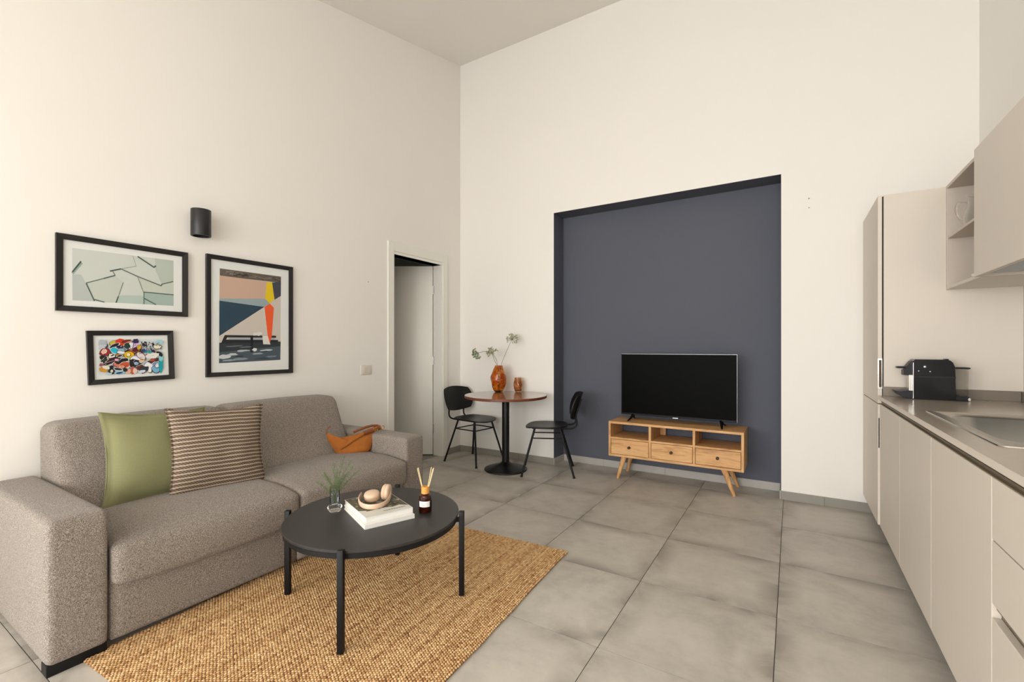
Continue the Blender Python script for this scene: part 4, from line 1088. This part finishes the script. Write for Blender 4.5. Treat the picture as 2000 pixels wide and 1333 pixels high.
ctp = B(); SKX0, SKX1, SKY0, SKY1 = .535, .965, 1.895, 2.725
ctp.box(KX - .008, XR - .002, SKY1, TY0 - .002, .885, CT); ctp.box(KX - .008, XR - .002, YS[-1], SKY0, .885, CT); ctp.box(KX - .008, SKX0, SKY0, SKY1, .885, CT); ctp.box(SKX1, XR - .002, SKY0, SKY1, .885, CT)
bmesh.ops.remove_doubles(ctp.bm, verts=ctp.bm.verts[:], dist=1e-5)
wkt = thing('kitchen_worktop', 'glossy taupe stone worktop along the kitchen wall', 'worktop')
ctp.obj('slab', 'counter', wkt, smooth=False)
box('lit_edge_strip', 'greige', KX - .0105, KX - .0082, YS[-1], TY0 - .002, .884, CT, wkt)  # paler strip paints the stronger light on the slab's front edge
ups = thing('worktop_upstand', 'low taupe upstand strip behind the worktop', 'upstand', (.8, 3.0, CT))
kb(ups, 'end_strip', 'upstand', .462, XR - .013, TY0 - .012, TY0 - .0005, CT, CT + .055); kb(ups, 'wall_strip', 'upstand', XR - .012, XR - .0005, YS[-1], TY0 - .0005, CT, CT + .055)

sink = thing('kitchen_sink', 'stainless steel inset sink in the taupe worktop', 'sink', (.75, 2.31, CT))
def rrect(x0, x1, y0, y1, r, n=8):
    out = []
    for (cx_, cy_, a0) in ((x1 - r, y1 - r, 0), (x0 + r, y1 - r, 90), (x0 + r, y0 + r, 180), (x1 - r, y0 + r, 270)):
        for k in range(n + 1):
            a = math.radians(a0 + 90 * k / n); out.append((cx_ + r * math.cos(a), cy_ + r * math.sin(a)))
    return out
lx, ly = sink.location.x, sink.location.y
loops = [(rrect(.515, .985, 1.875, 2.745, .022), .0003), (rrect(.516, .984, 1.876, 2.744, .022), .0035), (rrect(.528, .972, 1.888, 2.732, .02), .0042), (rrect(.536, .964, 1.897, 2.722, .02), .0012),
         (rrect(.556, .944, 1.965, 2.640, .10), .0012), (rrect(.562, .938, 1.971, 2.634, .096), -.004), (rrect(.572, .928, 1.982, 2.622, .088), -.13), (rrect(.60, .90, 2.01, 2.594, .07), -.165), (rrect(.735, .765, 2.27, 2.30, .014), -.170)]
sk = B(); R_ = [[sk.bm.verts.new((x - lx, y - ly, z)) for x, y in lp] for lp, z in loops]
for A, Bq in zip(R_, R_[1:]):
    for k in range(len(A)): sk.bm.faces.new((A[k], A[(k + 1) % len(A)], Bq[(k + 1) % len(A)], Bq[k]))
sk.obj('basin', 'steel', sink, angle=50)
B().lathe([(0, -.1695), (.040, -.1685), (.044, -.1665), (.036, -.164), (0, -.1655)], 24, c=(.75 - lx, 2.285 - ly, 0), cap0=False, cap1=False).obj('drain', 'chrome', sink)

# wall units
SHX, SY1_ = .742, TY0 - .001
SYN = 2.905
shf = thing('open_wall_shelf', 'greige open wall shelf box between the fridge cupboard and wall cabinet', 'shelf', (.9, 3.19, 1.52))
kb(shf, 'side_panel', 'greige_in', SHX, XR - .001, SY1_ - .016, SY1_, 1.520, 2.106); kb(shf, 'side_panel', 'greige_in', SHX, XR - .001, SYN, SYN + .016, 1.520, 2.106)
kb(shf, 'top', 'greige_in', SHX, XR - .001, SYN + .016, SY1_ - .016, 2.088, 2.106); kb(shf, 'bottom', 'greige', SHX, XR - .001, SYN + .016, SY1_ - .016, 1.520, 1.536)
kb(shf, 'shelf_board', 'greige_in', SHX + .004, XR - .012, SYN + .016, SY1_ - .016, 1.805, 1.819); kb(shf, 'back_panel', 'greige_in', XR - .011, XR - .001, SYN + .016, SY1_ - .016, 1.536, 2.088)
wcb = thing('wall_cabinet', 'greige closed wall cabinet with plain door above the sink', 'cabinet', (.9, 2.2, 1.52))
kb(wcb, 'carcass', 'greige', SHX, XR - .001, 1.50, SYN - .001, 1.534, 2.106)
kb(wcb, 'door', 'greige', .7165, .7385, 2.203, SYN + .004, 1.520, 2.108); kb(wcb, 'door', 'greige', .7165, .7385, 1.50, 2.199, 1.520, 2.108)
kb(wcb, 'underside_panel', 'hood', SHX + .012, XR - .02, 1.55, SYN - .06, 1.527, 1.5335)
jug = thing('glass_jug', 'clear glass jug on the upper board of the open wall shelf', 'jug', (.835, 3.335, 1.8192))
B().lathe([(.030, 0), (.040, .004), (.052, .040), (.054, .075), (.046, .11), (.036, .135), (.036, .165), (.044, .185), (.042, .186), (.034, .165), (.034, .136), (.044, .109), (.0515, .075), (.0495, .041), (.038, .008), (0, .007)], 36, cap1=False).obj('jug_body', 'clear', jug)
B().tube(spline([Vector((-.036, .005, .15)), Vector((-.070, .01, .155)), Vector((-.082, .012, .12)), Vector((-.070, .01, .075)), Vector((-.052, .006, .06))], 5), .005, 8).obj('handle', 'clear', jug)
jr = thing('spice_jar', 'small yellow-green jar on the bottom of the open wall shelf', 'jar', (.838, 3.375, 1.5365))
B().lathe([(.016, 0), (.018, .002), (.018, .034), (.015, .038), (.015, .040)], 20).obj('jar_body', 'jar_yellow', jr); B().lathe([(.0165, .040), (.0165, .052), (.015, .053)], 20).obj('lid', 'page', jr)

# coffee machine
cmx, cmy = .66, 3.395
cmn = thing('coffee_machine', 'glossy black capsule coffee machine with clear water tank on the worktop', 'coffee machine', (cmx, cmy, CT))
def cb_(nm, mat, x0, x1, y0, y1, z0, z1, bev=.002, seg_=2): return box(nm, mat, x0 - cmx, x1 - cmx, y0 - cmy, y1 - cmy, z0, z1, cmn, bev, seg_)
Y0c, Y1c = 3.338, 3.452
side = [(.580, .002), (.580, .216), (.586, .222), (.716, .222), (.730, .218), (.741, .206), (.748, .186), (.750, .150), (.752, .002)]
B().prism([(x - cmx, Y0c - cmy, z) for x, z in side], (0, Y1c - Y0c, 0)).obj('body', 'gloss_black', cmn, smooth=False)
cb_('body_band', 'soft_black', .582, .752, Y0c - .0012, Y1c + .0012, .122, .130, .0005)
cb_('front_strip', 'chrome', .5765, .580, Y0c + .001, Y1c - .001, .004, .205, .0008)
cb_('front_panel', 'steel', .562, .577, Y0c + .018, Y1c - .018, .030, .135, .002)
B().prism([(x - cmx, Y0c + .022 - cmy, z) for x, z in ((.582, .130), (.582, .212), (.572, .212), (.552, .182), (.548, .165), (.540, .160), (.540, .132))], (0, .070, 0)).obj('brew_head', 'soft_black', cmn, smooth=False)
cb_('lever', 'soft_black', .512, .562, Y0c + .030, Y1c - .030, .170, .181, .004)
tray = B().prism([(x - cmx, Y0c + .014 - cmy, z) for x, z in ((.578, .0015), (.545, .004), (.515, .022), (.496, .044), (.520, .040), (.555, .046), (.578, .046))], (0, .086, 0)); tray.obj('drip_tray', 'soft_black', cmn, smooth=False)
b = B(); rr_ = rrect(.755, .806, Y0c + .010, Y1c - .010, .018, 6); ri_ = rrect(.7572, .8038, Y0c + .0122, Y1c - .0122, .016, 6)
Ls = [(rr_, .026), (rr_, .172), (ri_, .172), (ri_, .029)]
RR = [[b.bm.verts.new((x - cmx, y - cmy, z)) for x, y in lp] for lp, z in Ls]
for A, Bq in zip(RR, RR[1:]):
    for k in range(len(A)): b.bm.faces.new((A[k], A[(k + 1) % len(A)], Bq[(k + 1) % len(A)], Bq[k]))
b.bm.faces.new(RR[0]); b.bm.faces.new(RR[-1]); b.obj('water_tank', 'tank', cmn)
cb_('tank_lid', 'soft_black', .752, .812, Y0c + .008, Y1c - .008, .1725, .181, .003)
cb_('tank_base', 'soft_black', .7525, .806, Y0c + .006, Y1c - .006, .001, .0255, .003)
cb_('top_button', 'soft_black', .716, .732, Y0c + .035, Y1c - .035, .2175, .226, .002)
for (x, z, r_) in ((.626, .182, .006), (.600, .158, .0032), (.648, .156, .0035)):
    b = B().lathe([(0, 0), (r_, 0), (r_ * .8, .0012), (0, .0015)], 14, cap0=False, cap1=False); b.bm.transform(Matrix.Translation((x - cmx, Y0c - .0002 - cmy, z)) @ Matrix.Rotation(math.radians(90), 4, 'X')); b.obj('side_stud', 'silver', cmn)
b = B().blob((.806 - cmx, Y0c + .004 - cmy, .010), (.006, .006, .009), 2); b.obj('tank_foot', 'page', cmn)
